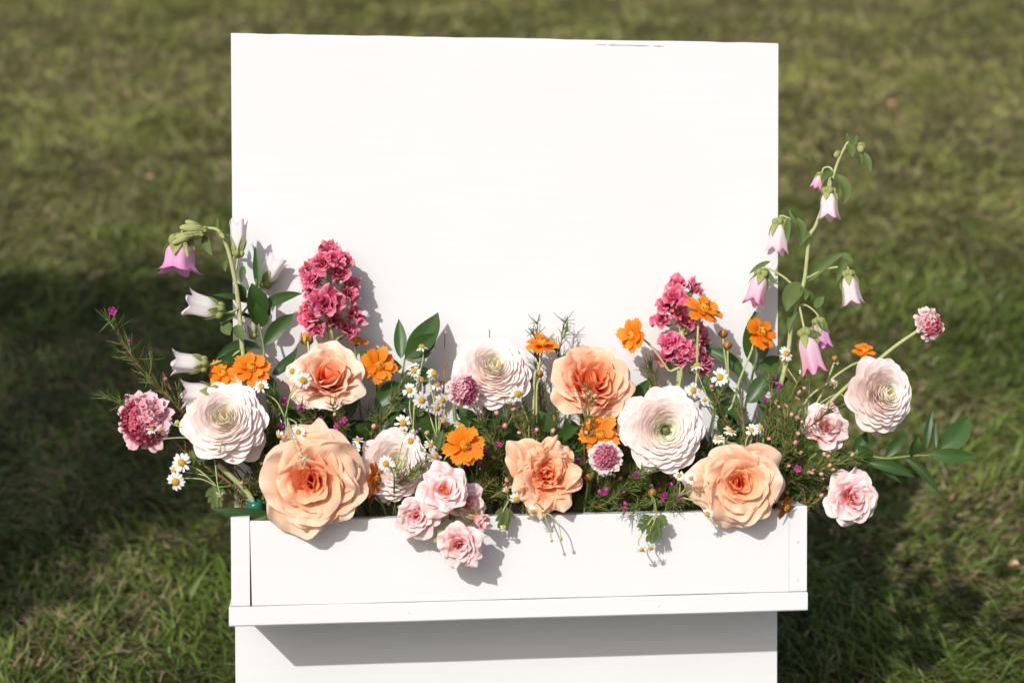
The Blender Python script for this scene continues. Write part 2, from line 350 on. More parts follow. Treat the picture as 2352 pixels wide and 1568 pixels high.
# ------------------------------------------------------------------ ground, lawn, added shadow caster out of view
def vnoise(x, y, seed):
    rg = np.random.default_rng(seed); G = rg.random((64, 64))
    xi, yi = np.floor(x).astype(int), np.floor(y).astype(int); fx, fy = x - xi, y - yi
    fx, fy = fx * fx * (3 - 2 * fx), fy * fy * (3 - 2 * fy); g = lambda a, b: G[a % 64, b % 64]
    return (g(xi, yi) * (1 - fx) + g(xi + 1, yi) * fx) * (1 - fy) + (g(xi, yi + 1) * (1 - fx) + g(xi + 1, yi + 1) * fx) * fy
gme = mesh_np('ground', [(-150, -40, 0), (150, -40, 0), (150, 260, 0), (-150, 260, 0)], [(0, 1, 2, 3)], 'soil', smooth=False)
go = bpy.data.objects.new('ground', gme); COL.objects.link(go); go['kind'] = 'structure'
def build_grass():
    rg = np.random.default_rng(7)
    # rows of depth, thinning and coarsening with distance
    X, Y = [], []
    for y0, y1, dens in ((0.9, 1.5, 9000), (1.5, 2.3, 21000), (2.3, 3.2, 15000), (3.2, 4.5, 9500), (4.5, 6.5, 6000), (6.5, 10, 3200), (10, 16, 1100)):
        hw = 0.345 * y1 + 0.55; n = int(dens * 2 * hw * (y1 - y0)); X.append(rg.uniform(-hw, hw, n)); Y.append(rg.uniform(y0, y1, n))
    X, Y = np.concatenate(X), np.concatenate(Y); n = len(X)
    # tufts: pull the blades together a little
    cx = (np.floor(X / .035) + .5 + vnoise(X * 9, Y * 9, 3) * .6 - .3) * .035; cy = (np.floor(Y / .035) + .5) * .035
    X = X + (cx - X) * .35 * rg.random(n); Y = Y + (cy - Y) * .35 * rg.random(n)
    sc = np.clip((Y / 2.0) ** 0.55, 0.9, 2.6)
    patch = vnoise(X * 1.7 + 5, Y * 1.7, 11) * .5 + vnoise(X * 5, Y * 5, 12) * .5 + .20 * sstep(2.4, 5.0, Y)
    ht = (0.019 + 0.030 * rg.random(n) ** 1.3) * (0.6 + .75 * vnoise(X * 9, Y * 9, 13)) * sc ** .35
    wd = (0.0019 + 0.0020 * rg.random(n)) * sc
    az = rg.uniform(0, 2 * np.pi, n) * .75 + vnoise(X * 3, Y * 3, 14) * 5
    lean = np.clip(0.35 + 0.95 * rg.random(n) ** .8, 0, 1.4); bendk = rg.uniform(.2, .8, n)
    dead = rg.random(n) < (.05 + .12 * sstep(2.2, 4.5, Y) + .38 * sstep(.45, .80, patch)); lean[dead] = np.clip(lean[dead] + .45, 0, 1.5)
    ht[~dead] *= 1.08; lg = (rg.random(n) < .02) & ~dead; ht[lg] *= 1.5; wd[lg] *= 1.3
    dx, dy = np.cos(az), np.sin(az); fa = rg.uniform(0, np.pi, n)
    sx, sy = -np.sin(fa), np.cos(fa)
    V = np.zeros((n, 7, 3)); 
    for k, s in enumerate((0, .4, .75, 1.0)):
        an = lean + bendk * (s - .3); hz = ht * s * np.sin(an); z = ht * s * np.cos(an)
        z = np.maximum(z, .001 + .006 * s)
        px, py = X + dx * hz, Y + dy * hz
        if k < 3:
            wk = wd * (1, .9, .62)[k] * .5
            V[:, 2 * k] = np.stack([px - sx * wk, py - sy * wk, z], 1); V[:, 2 * k + 1] = np.stack([px + sx * wk, py + sy * wk, z], 1)
        else: V[:, 6] = np.stack([px, py, z], 1)
    base = np.arange(n)[:, None] * 7
    quads = np.concatenate([base + np.array([0, 1, 3, 2]), base + np.array([2, 3, 5, 4])]); tris = base + np.array([4, 5, 6])
    g1 = np.array([.042, .072, .006]); g2 = np.array([.255, .295, .062]); d1 = np.array([.54, .42, .25]); d2 = np.array([.24, .17, .08])
    far = sstep(2.2, 6.0, Y)[:, None]; a = rg.random(n)[:, None]; mixp = np.clip(patch * 1.1 - .1, 0, 1)[:, None]
    g1 = g1 * lerp(1.0, 1.35, far); g2 = lerp(np.array([.205, .285, .048]), np.array([.31, .325, .085]), far)
    col = g1 + (g2 - g1) * np.clip(.45 * a + .45 * mixp + .35 * far, 0, 1.3); cd = d2 + (d1 - d2) * a; col[dead] = cd[dead]
    col *= (0.75 + .5 * rg.random(n))[:, None] * (.55 + .9 * vnoise(X * 13, Y * 11, 31) ** 1.3 + .25 * vnoise(X * 4, Y * 4, 32))[:, None]
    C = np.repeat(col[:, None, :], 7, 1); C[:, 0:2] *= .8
    me = bpy.data.meshes.new('lawn_grass'); nv = n * 7
    me.vertices.add(nv); me.vertices.foreach_set('co', V.astype(np.float32).ravel())
    loops = np.concatenate([quads.ravel(), tris.ravel()]); me.loops.add(len(loops)); me.loops.foreach_set('vertex_index', loops.astype(np.int32))
    nq, nt_ = len(quads), len(tris); me.polygons.add(nq + nt_)
    st = np.concatenate([np.arange(nq) * 4, nq * 4 + np.arange(nt_) * 3]); tot = np.concatenate([np.full(nq, 4), np.full(nt_, 3)])
    me.polygons.foreach_set('loop_start', st.astype(np.int32)); me.polygons.foreach_set('loop_total', tot.astype(np.int32))
    me.update(calc_edges=True); ca = me.color_attributes.new('Col', 'FLOAT_COLOR', 'POINT')
    c4 = np.ones((nv, 4), np.float32); c4[:, :3] = C.reshape(-1, 3); ca.data.foreach_set('color', c4.ravel())
    me.materials.append(MATS['grass_blade']); o = bpy.data.objects.new('lawn_grass', me); COL.objects.link(o)
    tag(o, 'short green lawn grass mixed with dry straw blades', 'grass', kind='stuff'); print('blades', n)
build_grass()
def build_added_hedge():  # leafy block added out of view to cast the lawn's left shadow
    rg = np.random.default_rng(21); n = 30000
    lo, hi = np.array([-4.6, 0.45, .10]), np.array([-1.60, 1.55, 2.35])
    c = lo + (hi - lo) * rg.random((n, 3)); m = rg.random(n) < .6       # more leaves near the clipped faces
    ax = rg.integers(0, 3, n); sd = rg.integers(0, 2, n)
    for k in range(3):
        q = m & (ax == k); c[q, k] = np.where(sd[q] == 1, hi[k], lo[k]) + rg.normal(0, .03, q.sum())
    d = rg.normal(size=(n, 3)); d /= np.linalg.norm(d, axis=1)[:, None]; e = np.cross(d, rg.normal(size=(n, 3))); e /= np.linalg.norm(e, axis=1)[:, None]
    s = rg.uniform(.035, .06, n)[:, None]
    V = np.stack([c - d * s, c + e * s * .55, c + d * s, c - e * s * .55], 1).reshape(-1, 3)
    F = (np.arange(n)[:, None] * 4 + np.arange(4)).tolist()
    col = np.repeat(np.array([.05, .09, .022]) * rg.uniform(.6, 1.5, (n, 1)), 4, 0)
    root = bpy.data.objects.new('added_hedge', None); COL.objects.link(root); root.location = (-2.9, 1.0, 0)
    tag(root, 'tall clipped green leaf mass added out of view to shade the lawn', 'added_hedge')
    part('foliage', mesh_np('foliage', V - np.array([-2.9, 1.0, 0]), F, 'added_hedge_leaf', col=col, smooth=False), root, kind='stuff')
    for k in range(5):
        x = -1.3 + .6 * k; obj_arr('trunk', tube_arr(spline([(x, 0, -.02), (x + .05, .05, .7), (x - .03, 0, 1.9)], 5), .03, .012), 'woody_stem', root)
build_added_hedge()

# ------------------------------------------------------------------ the board with its tray
def slab(u0, u1, v0, v1, w0, w1, bev=0.0015, nu=1, wob=0.0, seed=0, skew=0.0):
    """bevelled board; the long edges may waver by wob, the left end may lean by skew"""
    rg = random.Random(seed); N = max(1, nu); us = np.linspace(u0, u1, N + 1); prof = []
    v = []; f = []
    for i, u in enumerate(us):
        a, b = rg.uniform(-wob, wob), rg.uniform(-wob, wob)
        ring = [(v0 + bev + a, w0), (v0 + a, w0 + bev), (v0 + a, w1 - bev), (v0 + bev + a, w1), (v1 - bev + b, w1), (v1 + b, w1 - bev), (v1 + b, w0 + bev), (v1 - bev + b, w0)]
        for vv, ww in ring: v.append((u + (skew * (v1 - vv) / (v1 - v0) if i == 0 else 0), vv, ww))
    for i in range(N):
        for k in range(8): f.append((i * 8 + k, (i + 1) * 8 + k, (i + 1) * 8 + (k + 1) % 8, i * 8 + (k + 1) % 8))
    f.append(tuple(range(8))); f.append(tuple(reversed(range(N * 8, N * 8 + 8))))
    return np.array(v, float), f, np.zeros((len(v), 2))
def build_board():
    b0 = np.array([0, VBASE, -.006])
    t = thing('flower_stand_board', b0, 'white painted leaning display board with a flower tray screwed on', 'display board')
    def P(name, a, mat='white_paint'):
        me = mesh_np(name, a[0] - b0, a[1], mat, smooth=False); return part(name, me, t)
    P('panel', slab(-BW / 2, BW / 2, VBASE, VT, -.0125, -.0005, .0012, 30, .0004, 3))
    bt = 0.0195; g = 0.0004
    P('side_panel', slab(-BW / 2 + .0015, -BW / 2 + .0200, TV0 + bt + g, TV1 - .0003, 0.0, TD, .0013, 1))
    P('side_panel', slab(BW / 2 - .0200, BW / 2 - .0008, TV0 + bt + g, TV1, 0.0, TD - .0003, .0013, 1))
    P('bottom_board', slab(-BW / 2 - .001, BW / 2, TV0, TV0 + bt, 0.0, TD + .0006, .0014, 10, .0002, 5))
    P('front_panel', slab(-BW / 2 + .0204, BW / 2 - .0203, TV0 + bt + g, TV1 - .0045, TD - .0190, TD - .0004, .0010, 12, .0003, 6, skew=.0016))
    rg = random.Random(4); k = 26; v = []
    for i in range(k + 1):
        u = lerp(.094, .170, i / k); y = VT - .0052 - .006 * (u - .094); hgt = .0002 + .0004 * rg.random()
        v += [(u, y - hgt, .0001), (u, y + hgt, .0001)]
    part('scuff_mark', mesh_np('scuff_mark', np.array(v) - b0, [(2 * i, 2 * i + 2, 2 * i + 3, 2 * i + 1) for i in range(k) if rg.random() > .12], 'scuff', smooth=False), t)
    for u, vv in ((.2895, -.205), (.2895, -.245), (-.2905, -.24), (-.2905, -.20), (-.12, -.2685), (.14, -.2685)):
        a = ball_arr((u, vv, TD - .0004 if abs(u) > .2 else TD + .0004), .0016, .0004, nu=4, nv=10); obj_arr('screw_head', a, 'filler', t, b0)
    # prop behind, so that the board stands
    top = np.array([0.0, 0.10, -.03]); M = ROT.T @ (np.array([0, 0, -1.0]))
    for s in (-.2, .2):
        p0 = np.array([s, 0.05, -.022]); wp = bworld(p0); foot = np.array([wp[0], wp[1] + .24, 0.0]); pf = ROT.T @ (foot - CAMP - CAMB @ TB)
        obj_arr('prop_leg', tube_arr([p0, p0 * .5 + pf * .5, pf], .013, .013, 4), 'raw_wood', t, b0)
build_board()

# ------------------------------------------------------------------ blooms
def rose_petals(R, n, rng, style='open', res=8, rk=1.0):
    """list of (vertices, faces, uv, fraction) for a rose of radius R, innermost first"""
    out = []; ang = rng.uniform(0, 6.28)
    for i in range(n):
        f = (i + .5) / n; ang += 2.3999 + rng.uniform(-.35, .35)
        j = lambda a: 1 + rng.uniform(-a, a)
        if style == 'cup':
            rt = R * (0.03 + .97 * f ** .85) * j(.07); zt = R * (.36 + .12 * f - .50 * f ** 2.6) * j(.10); zb = R * lerp(-.12, -.70, f ** .8)
            bend = lerp(-.40, .05, f) + (.65 if f > .84 else 0) + rng.uniform(-.16, .16); curl = lerp(.2, .75, f) * rng.uniform(.3, 1.3)
        else:
            rt = R * (0.03 + .97 * f ** (.98 if style in ('open', 'frilled') else .9)) * j({'open': .07, 'frilled': .13}.get(style, .17)); zt = R * (.26 + .08 * f - .42 * f ** 2.2) * j(.18); zb = R * lerp(-.10, -.46, f ** .8)
            bend = lerp(-.25, .42, f) + rng.uniform(-.2, .2); curl = lerp(.25, .9, f) * rng.uniform(.0, 1.5)
        W = R * lerp(.42, 1.36, f ** .75) * j(.16) * {'ruffle': .80, 'frilled': .84}.get(style, 1); wr = (R * lerp(.10, .42, f), R * lerp(.16, 1.2, f) * j(.25))
        a = petal_arr(R * .02 + R * .05 * f, zb, rt, zt, bend, W, wr, res, res + 4, rng, ruf=R * lerp(.018, .095, f ** 1.3) * (1.6 if style == 'ruffle' else 1) * rk, rfreq=1.5 if style == 'ruffle' else 1.25, tipr=lerp(.30, .34, f), texp=2.6, pinch=.16, curl=min(curl, 1.2 if f < .8 else .55), irr=lerp(.012, .022, f), roll=lerp(.02, .06, f) * rng.uniform(.0, 1.6), crimp=R * lerp(.004, .016, f) * rk)
        v = rotz(a[0], ang); v = tilt_axis(v - np.array([0, 0, zb]), rng.random(), lerp(.24, .17, f) * (1.5 if style == 'ruffle' else 1)) + np.array([0, 0, zb])
        out.append((v, a[1], a[2], f))
    return out
def sepals(R, n=5, L=1.0, drop=.5, wd=.28, rng=random):
    mb = MB()
    for k in range(n):
        a = leaf_arr((.1 * R, 0, -.50 * R), (R * L * .75, rng.uniform(-.2, .2) * R, (-.50 - drop) * R), wd * R, 0, .1, (0.3, 0, 1), .3, 6, 4)
        mb.add(rotz(a[0], 2 * math.pi * k / n + .3), a[1], a[2])
    return mb
def bloom_at(t, p, d, roll=0.0):
    return m4(frame(d, roll), np.asarray(p) - base_of(t))
def garden_rose(px, py, dia, wd, d, mat, label, seed, n=40, style='open', tint=(1, 1, 1), grad=.38, res=14):
    rng = random.Random(seed); R = dia * mpp(wd) / 2; c = at(px, py, wd)
    base = tray_pt(c[0], rng); t = thing('garden_rose', base, label, 'rose', 'peach garden roses in the tray'); M = bloom_at(t, c, d, rng.uniform(0, 6))
    back = c - unit(d) * R * .5
    obj_arr('stem', tube_arr(stem_pts(back, d, base), .0035, .003), STEM, t, base)
    mb = sepals(R, 5, .8, .35, .24, rng); a = ball_arr((0, 0, -.56 * R), .14 * R, .16 * R); mb.add(*a)
    part('calyx', mb.mesh('calyx', CAML), t, M)
    for v, f, uv, fr in rose_petals(R, n, rng, style, res):
        k = 1 + rng.uniform(-.03, .03); g = lerp(1, 1 - grad, (1 - fr) ** 1.4)
        part('petal', mesh_np('petal', v, f, mat, uv), t, M, (tint[0] * k, tint[1] * k * g, tint[2] * k * g * g))
    return t
def ranunculus(px, py, dia, wd, d, label, seed, n=96, eye='pale', flat=1.0, loose=3, blush=0.0):
    rng = random.Random(seed); R = dia * mpp(wd) / 2; c = at(px, py, wd)
    base = tray_pt(c[0], rng); t = thing('ranunculus', base, label, 'ranunculus', 'blush white ranunculus in the tray'); M = bloom_at(t, c, d, rng.uniform(0, 6))
    obj_arr('stem', tube_arr(stem_pts(c - unit(d) * R * .55, d, base), .0042, .0036), STEM, t, base)
    r0 = .15 if eye == 'open' else .05; ang = 0
    mb = MB(); er = R * (r0 - .02)
    mb.add(*ball_arr((0, 0, .02 * R), er, er * 1.3, bump=.06, rng=rng, nu=8, nv=12)); 
    eo = part('eye', mb.mesh('eye', RCORE), t, M, (.5, .6, .5) if eye == 'open' else (2.2, 2.1, 2.6))
    if eye == 'open':
        mb = MB()
        for k in range(34):
            q = k * 2.4; rr = er * (1.0 + .25 * rng.random()); mb.add(*ball_arr((rr * math.cos(q), rr * math.sin(q), .10 * R + rng.uniform(-.02, .05) * R), .016 * R, .03 * R, nu=3, nv=4))
        part('stamens', mb.mesh('stamens', 'dark_anther'), t, M, kind='stuff')
    for i in range(n):
        f = (i + .5) / n; ang += 2.3999 + rng.uniform(-.25, .25); j = lambda a: 1 + rng.uniform(-a, a)
        rt = R * (r0 + (1 - r0) * f ** .85) * j(.022); dome = flat > 1.02
        if dome: zt = R * (.31 - .03 * f - .52 * f ** 2.2); zb = R * lerp(.08, -.50, f); bend = lerp(-.55, -.06, f)
        else: zt = R * (.24 + .02 * f - .42 * f ** 2.2); zb = R * lerp(.04, -.46, f); bend = lerp(-.55, -.02, f)
        zt += R * rng.uniform(-.011, .011); bend += rng.uniform(-.05, .05); curl = (lerp(-.15, .12, f) if dome else lerp(-.15, .22, f)) + rng.uniform(-.12, .15)
        W = R * lerp(.36, .88, f ** .6) * j(.12)
        a = petal_arr(R * .03, zb, rt, zt, bend, W, (R * lerp(.14, .5, f), R * lerp(.2, .95, f)), 8, 14, rng, ruf=R * lerp(.006, .018, f), rfreq=1.3, tipr=.40, texp=2.1, curl=curl, irr=.008, roll=.02, crimp=R * lerp(.001, .005, f))
        v = tilt_axis(rotz(a[0], ang), rng.random(), .022)
        if f < .22: col = lerp(np.array([.92, .97, .80]), np.array([.98, .98, .93]), f / .22)
        else: col = lerp(np.array([1.0, .985, .96]), np.array([1.0, .965 - blush, .955 - blush]), (f - .22) / .78)
        col = col * (1 + rng.uniform(-.025, .015)); part('petal', mesh_np('petal', v, a[1], RANU, a[2]), t, M, tuple(col))
    for k in range(loose):                                      # loose guard petals under the bloom
        an = rng.uniform(0, 6.28)
        a = petal_arr(R * .05, -.5 * R, R * rng.uniform(.96, 1.05), -.52 * R * flat, .15, R * .85, (R * .5, R * .9), 7, 7, rng, ruf=R * .02, tipr=.25, curl=.3)
        part('petal', mesh_np('petal', rotz(a[0], an), a[1], RANU, a[2]), t, M, (.97, .93, .92))
    return t

# orange cosmos: two rows of notched petals round a disc of stamens
CV = {}
def cosmos_sets():
    rng = random.Random(5)
    for k in range(5):
        a = petal_arr(.13, -.02, rng.uniform(.93, 1.03), rng.uniform(-.04, .14), rng.uniform(-.15, .25), rng.uniform(.50, .60), (.5, rng.uniform(.7, 1.4)), 6, 6, rng, ruf=.02, tipr=.16, basew=.28, notch=.10, irr=.02)
        CV[k] = mesh_np('petal', a[0], a[1], COSM, a[2])
    mb = MB(); md = MB()
    mb.add(*ball_arr((0, 0, .04), .22, .10))
    for k in range(46):
        r = .24 * math.sqrt((k + .5) / 46); q = k * 2.4; h = .30 - .9 * r * r * 2 + rng.uniform(-.03, .04); lx = 1.12
        p0, p1 = np.array([r * math.cos(q), r * math.sin(q), .08]), np.array([r * lx * math.cos(q), r * lx * math.sin(q), h])
        mb.add(*tube_arr([p0, (p0 + p1) / 2, p1], .017, .024, 5))
        if k % 5 in (0, 2): md.add(*tube_arr([p1, p1 + np.array([.01 * math.cos(q), .01 * math.sin(q), .075])], .017, .014, 4))
    CV['disc'] = mb.mesh('stamen_disc', 'cosmos_disc'); CV['anth'] = md.mesh('anthers', 'dark_anther')
    mb = MB()
    for k in range(8):
        a = leaf_arr((.05, 0, -.16), (.22, 0, -.02), .09, 0, .0, (1, 0, -.3), .2, 4, 2); mb.add(rotz(a[0], k * .785), a[1], a[2])
    mb.add(*ball_arr((0, 0, -.10), .13, .09)); CV['cal'] = mb.mesh('calyx', CAML)
cosmos_sets()
def sc4(M, s): return M @ Matrix.Scale(s, 4)
def cosmos(px, py, dia, wd, d, label, seed, n=13, via=None, tint=1.0, bud=None):
    rng = random.Random(seed); R = dia * 1.08 * mpp(wd) / 2; c = at(px, py, wd); base = tray_pt(c[0], rng)
    t = thing('cosmos_flower', base, label, 'cosmos', 'orange cosmos flowers in the tray'); M = sc4(bloom_at(t, c, d, rng.uniform(0, 6)), R)
    pts = stem_pts(c - unit(d) * R * .15, d, base, .02) if via is None else spline([c - unit(d) * R * .15, c - unit(d) * .012] + [at(*q) for q in via] + [base], 6)
    obj_arr('stem', tube_arr(pts, .0011, .0016), PSTEM if via else STEM, t, base)
    for i in range(n):
        row = 0 if i < 8 else 1; a = (i * 2 * math.pi / 8 if row == 0 else (i - 8 + .4) * 2 * math.pi / max(1, n - 8)) + rng.uniform(-.12, .12)
        s = (1.0 if row == 0 else .80) * rng.uniform(.93, 1.05); k = tint * rng.uniform(.9, 1.06)
        m = Matrix.Rotation(a, 4, 'Z') @ Matrix.Translation((0, 0, .0 if row == 0 else .035)) @ Matrix.Rotation(-rng.uniform(-.22, .24) - .18 * row, 4, 'Y') @ Matrix.Rotation(rng.uniform(-.15, .15), 4, 'X') @ Matrix.Diagonal((s, s * rng.uniform(.9, 1.1), s, 1))
        part('petal', CV[rng.randrange(5)], t, M @ m, (min(1, k), k * rng.uniform(.9, 1.1), k))
    part('stamen_disc', CV['disc'], t, M, kind='stuff'); part('anthers', CV['anth'], t, M, kind='stuff'); part('calyx', CV['cal'], t, M)
    return t
def cosmos_bud(heads, base_px, label, seed, color=(1, 1, 1), r_px=10, bw=.05):
    rng = random.Random(seed); c0 = at(*heads[0]); base = tray_pt(c0[0], rng); t = thing('cosmos_bud', base, label, 'flower bud', 'brown cosmos buds')
    jn = at(*base_px)
    for (px, py, wd) in heads:
        c = at(px, py, wd); R = r_px * mpp(wd); d = unit(np.array([rng.uniform(-.1, .1), 1, .25]))
        obj_arr('stem', tube_arr(spline([c - d * R, jn, base], 6), .0010, .0015), PSTEM, t, base)
        mb = MB(); mb.add(*ball_arr((0, 0, 0), R, R * 1.1, nu=7, nv=10)); b = part('bud', mb.mesh('bud', BUDB), t, m4(frame(d), c - base), color)
        mb = MB()
        for k in range(8):
            a = leaf_arr((R * .4, 0, -R * .95), (R * 1.06, 0, R * rng.uniform(.1, 1.1)), R * .5, 0, 0.35, (1, 0, -.4), .2, 5, 2); mb.add(rotz(a[0], k * .785), a[1], a[2])
        part('sepals', mb.mesh('sepals', CAML), b)
    return t

# chamomile
def cham_sets():
    rng = random.Random(9)
    for k in range(4):
        a = petal_arr(.30, .0, 1.0, rng.uniform(-.10, .06), rng.uniform(-.05, .3), rng.uniform(.31, .37), (.6, .9), 4, 4, rng, ruf=.01, tipr=.28, basew=.45, irr=.03)
        CV['ch%d' % k] = mesh_np('petal', a[0], a[1], WHITE, a[2])
    v, f, uv = ball_arr((0, 0, .02), .40, .26, nu=9, nv=14, bump=.035, rng=rng); CV['chd'] = mesh_np('disc', v, f, YELL, uv)
cham_sets()
def lobed_leaf(p0, p1, width, seed, face=(0, 0, 1)):
    """feathery lobed leaf: a blade with four side lobes"""
    rng = random.Random(seed); mb = MB(); p0, p1 = np.asarray(p0), np.asarray(p1); d = p1 - p0; L = np.linalg.norm(d); sd = unit(np.cross(d, face))
    mb.add(*leaf_arr(p0, p1, width * .42, rng.uniform(-.1, .1), .08, face, .25, 6, 4))
    for k, s in enumerate((.22, .45, .68)):
        for g in (-1, 1):
            q = p0 + d * s; e = q + d * (.24 + .05 * k * .2) + sd * g * width * (.55 - .12 * k) * rng.uniform(.8, 1.15)
            mb.add(*leaf_arr(q - d * .05, e, width * .34, .1 * g, .05, face, .2, 5, 2))
    return mb
def chamomile(heads, joint, label, seed, leaves=(), base=None):
    """heads: (px, py, depth, diameter px, facing, state)"""
    rng = random.Random(seed); jn = at(*joint); bs = tray_pt(jn[0], rng) if base is None else np.array(base)
    t = thing('chamomile_sprig', bs, label, 'chamomile', 'white chamomile sprigs in the tray')
    if abs(jn[0]) > .285: pts = spline([jn, np.array([math.copysign(.272, jn[0]), TV1 + .02, .06]), bs], 7)
    elif jn[2] > .105 and jn[1] < TV1 + .01: pts = spline([jn, np.array([jn[0], TV1 + .012, .112]), np.array([jn[0] * .95, TV1 + .005, .085]), bs], 7)
    else: pts = spline([jn, np.array([jn[0] * .8 + bs[0] * .2, max(TV1, jn[1] - .06), min(jn[2], .083)]), bs], 6)
    obj_arr('stem', tube_arr(pts, .0009, .0013, 5), STEM, t, bs)
    for (px, py, wd, dia, d, st) in heads:
        c = at(px, py, wd); R = dia * rng.uniform(.80, .98) * mpp(wd) / 2; d = unit(np.array(d) + np.array([rng.uniform(-.3, .3), rng.uniform(-.2, .3), 0])); M = sc4(m4(frame(d, rng.uniform(0, 6)), c - bs), R)
        a, b = c - d * R * .1, c - d * .014
        mid = b * .5 + jn * .5 + np.array([rng.uniform(-.004, .004), .004, .002])
        hs = obj_arr('stalk', tube_arr(spline([a, b, mid, jn], 5), .0006, .0008, 5), PSTEM, t, bs)
        h = part('flower_head', CV['chd'], t, M, (1, 1, 1) if st != 'bud' else (.9, 1.15, .9))
        npt = 13 if st == 'open' else (10 if st == 'old' else 7)
        for k in range(npt):
            if rng.random() < .07: continue
            dr = {'open': rng.uniform(-.15, .35), 'old': rng.uniform(.2, .8), 'bud': rng.uniform(.5, 1.0)}[st]
            s = rng.uniform(.9, 1.06) * (1 if st != 'bud' else .75)
            m = Matrix.Rotation(k * 2 * math.pi / npt + rng.uniform(-.1, .1), 4, 'Z') @ Matrix.Rotation(dr, 4, 'Y') @ Matrix.Diagonal((s, s * rng.uniform(.85, 1.1), s, 1))
            part('petal', CV['ch%d' % rng.randrange(4)], h, m)
    for k, (a, b, wpx) in enumerate(leaves):
        p0, p1 = at(*a), at(*b); mb = lobed_leaf(p0 - bs, p1 - bs, wpx * mpp(a[2]), seed * 7 + k, (rng.uniform(-.3, .3), .2, 1)); part('leaf', mb.mesh('leaf', CAML), t)
    return t

# stock: a spike of small ruffled rosettes
def stock_sets():
    for k in range(5):
        rng = random.Random(40 + k); CV['st%d' % k] = []
        for v, f, uv, fr in rose_petals(1.0, 13, rng, 'ruffle', 9, 1.5): CV['st%d' % k].append(mesh_np('petal', v, f, STOCK, uv))
    mb = MB(); mb.add(*tube_arr([(0, 0, -1.2), (0, 0, -.8), (0, 0, -.4)], .13, .22, 6)); CV['stc'] = mb.mesh('floret', CALX)
stock_sets()
def stock(stem, florets, label, seed):
    rng = random.Random(seed); P = [at(*q) for q in stem]; base = tray_pt(P[-1][0], rng, .04); t = thing('stock_flower', base, label, 'stock flower', 'crimson pink stock spikes')
    pts = spline(P + [base], 6); obj_arr('stem', tube_arr(pts, .0022, .0042), PSTEM, t, base); A = np.array(pts)
    for (px, py, dia, wd) in florets:
        c = at(px, py, wd); R = dia * (1.30 if dia < 80 else 1.05) * mpp(wd) / 2; q = A[np.argmin(np.linalg.norm(A[:, :2] - c[:2] + np.array([0, .012]), axis=1))]
        d = unit(unit(c - q) * 1.0 + np.array([0, .25, .75])); M = sc4(m4(frame(d, rng.uniform(0, 6)), c - base), R)
        fl = part('floret', CV['stc'], t, M); k0 = rng.randrange(5); k = rng.uniform(.88, 1.1)
        for me in CV['st%d' % k0]: part('petal', me, fl, None, (k, k * rng.uniform(.85, 1.1), k * rng.uniform(.9, 1.1)))
        obj_arr('stalk', tube_arr([q, (q + c) / 2 - d * .004, c - d * R * .9], .0010, .0012, 5), PSTEM, t, base)
    return t

# scabiosa: dome of tiny florets over a frill of larger ones
def floret_arr(rng, R, cols, npet=5, ruf=.22):
    mb = MB()
    for k in range(npet):
        a = petal_arr(.1 * R, -.5 * R, R * rng.uniform(.8, 1.05), R * rng.uniform(.0, .35), .3, R * .85, (R * .4, R * .8), 3, 3, rng, ruf=R * ruf, tipr=.3, curl=.4)
        s = a[2][:, 1][:, None]; c = cols[0] * (1 - s) + cols[1] * s
        mb.add(rotz(a[0], 2 * math.pi * k / npet + rng.uniform(-.2, .2)), a[1], a[2], c)
    return np.vstack(mb.v), mb.f, np.vstack(mb.uv), np.vstack(mb.c)
def scabiosa(px, py, dia, wd, d, label, seed, dark, light, nfl=70, via=None, split=True, flat=.75, stemmat=None):
    rng = random.Random(seed); R = dia * mpp(wd) / 2; c = at(px, py, wd); base = tray_pt(c[0], rng); t = thing('scabiosa', base, label, 'scabiosa', 'pincushion scabiosa heads'); M = bloom_at(t, c, d, rng.uniform(0, 6))
    dark, light = np.array(dark), np.array(light)
    pts = stem_pts(c - unit(d) * R * .2, d, base) if via is None else spline([c - unit(d) * R * .2] + [at(*q) for q in via] + [base], 6)
    obj_arr('stem', tube_arr(pts, .0019, .0024), stemmat or STEM, t, base)
    mb = MB(); mb.add(*ball_arr((0, 0, -.05 * R), .7 * R, .42 * R)); part('dome', mb.mesh('dome', noise_or('scab_dome')), t, M)
    mb = MB()
    for i in range(nfl):
        f = (i + .5) / nfl; th = math.acos(1 - f * .92); q = i * 2.39996 + rng.uniform(-.1, .1)
        n = np.array([math.sin(th) * math.cos(q), math.sin(th) * math.sin(q), math.cos(th)]); pos = n * np.array([R * .74, R * .74, R * flat * .66]) * rng.uniform(.84, 1.12)
        half = math.cos(q) > .25 if split else (f > .55)
        lf = (light if half else lerp(dark, light, .30)) * rng.uniform(.85, 1.08); df = (lerp(dark, light, .35) if half else dark) * rng.uniform(.8, 1.1)
        v, fc, uv, cc = floret_arr(rng, R * lerp(.15, .27, f) * rng.uniform(.8, 1.3), (np.clip(df, 0, 1), np.clip(lf, 0, .9)))
        F = frame(n, rng.uniform(0, 6)); mb.add(v @ F.T + pos, fc, uv, cc)
    part('florets', mb.mesh('florets', 'floret', col=True), t, M, kind='stuff')
    for i in range(34):                                        # frill of larger outer petals
        a = petal_arr(.45 * R, -.15 * R, R * rng.uniform(.85, 1.12), R * rng.uniform(-.30, .25), .3, R * rng.uniform(.34, .50), (R * .2, R * .4), 6, 6, rng, ruf=R * .05, rfreq=1.6, tipr=.2, curl=.4, irr=.05)
        k = light / np.array([.82, .55, .58]) * rng.uniform(.85, 1.05); part('petal', mesh_np('petal', rotz(a[0], i * 2 * math.pi / 34 + rng.uniform(-.1, .1)), a[1], SCABP, a[2]), t, M, tuple(np.clip(k, 0, 1.15)))
    return t
def noise_or(n):
    if n not in MATS: noise_mat(n, (.16, .02, .05), (.30, .06, .10), 200, .7)
    return MATS[n]

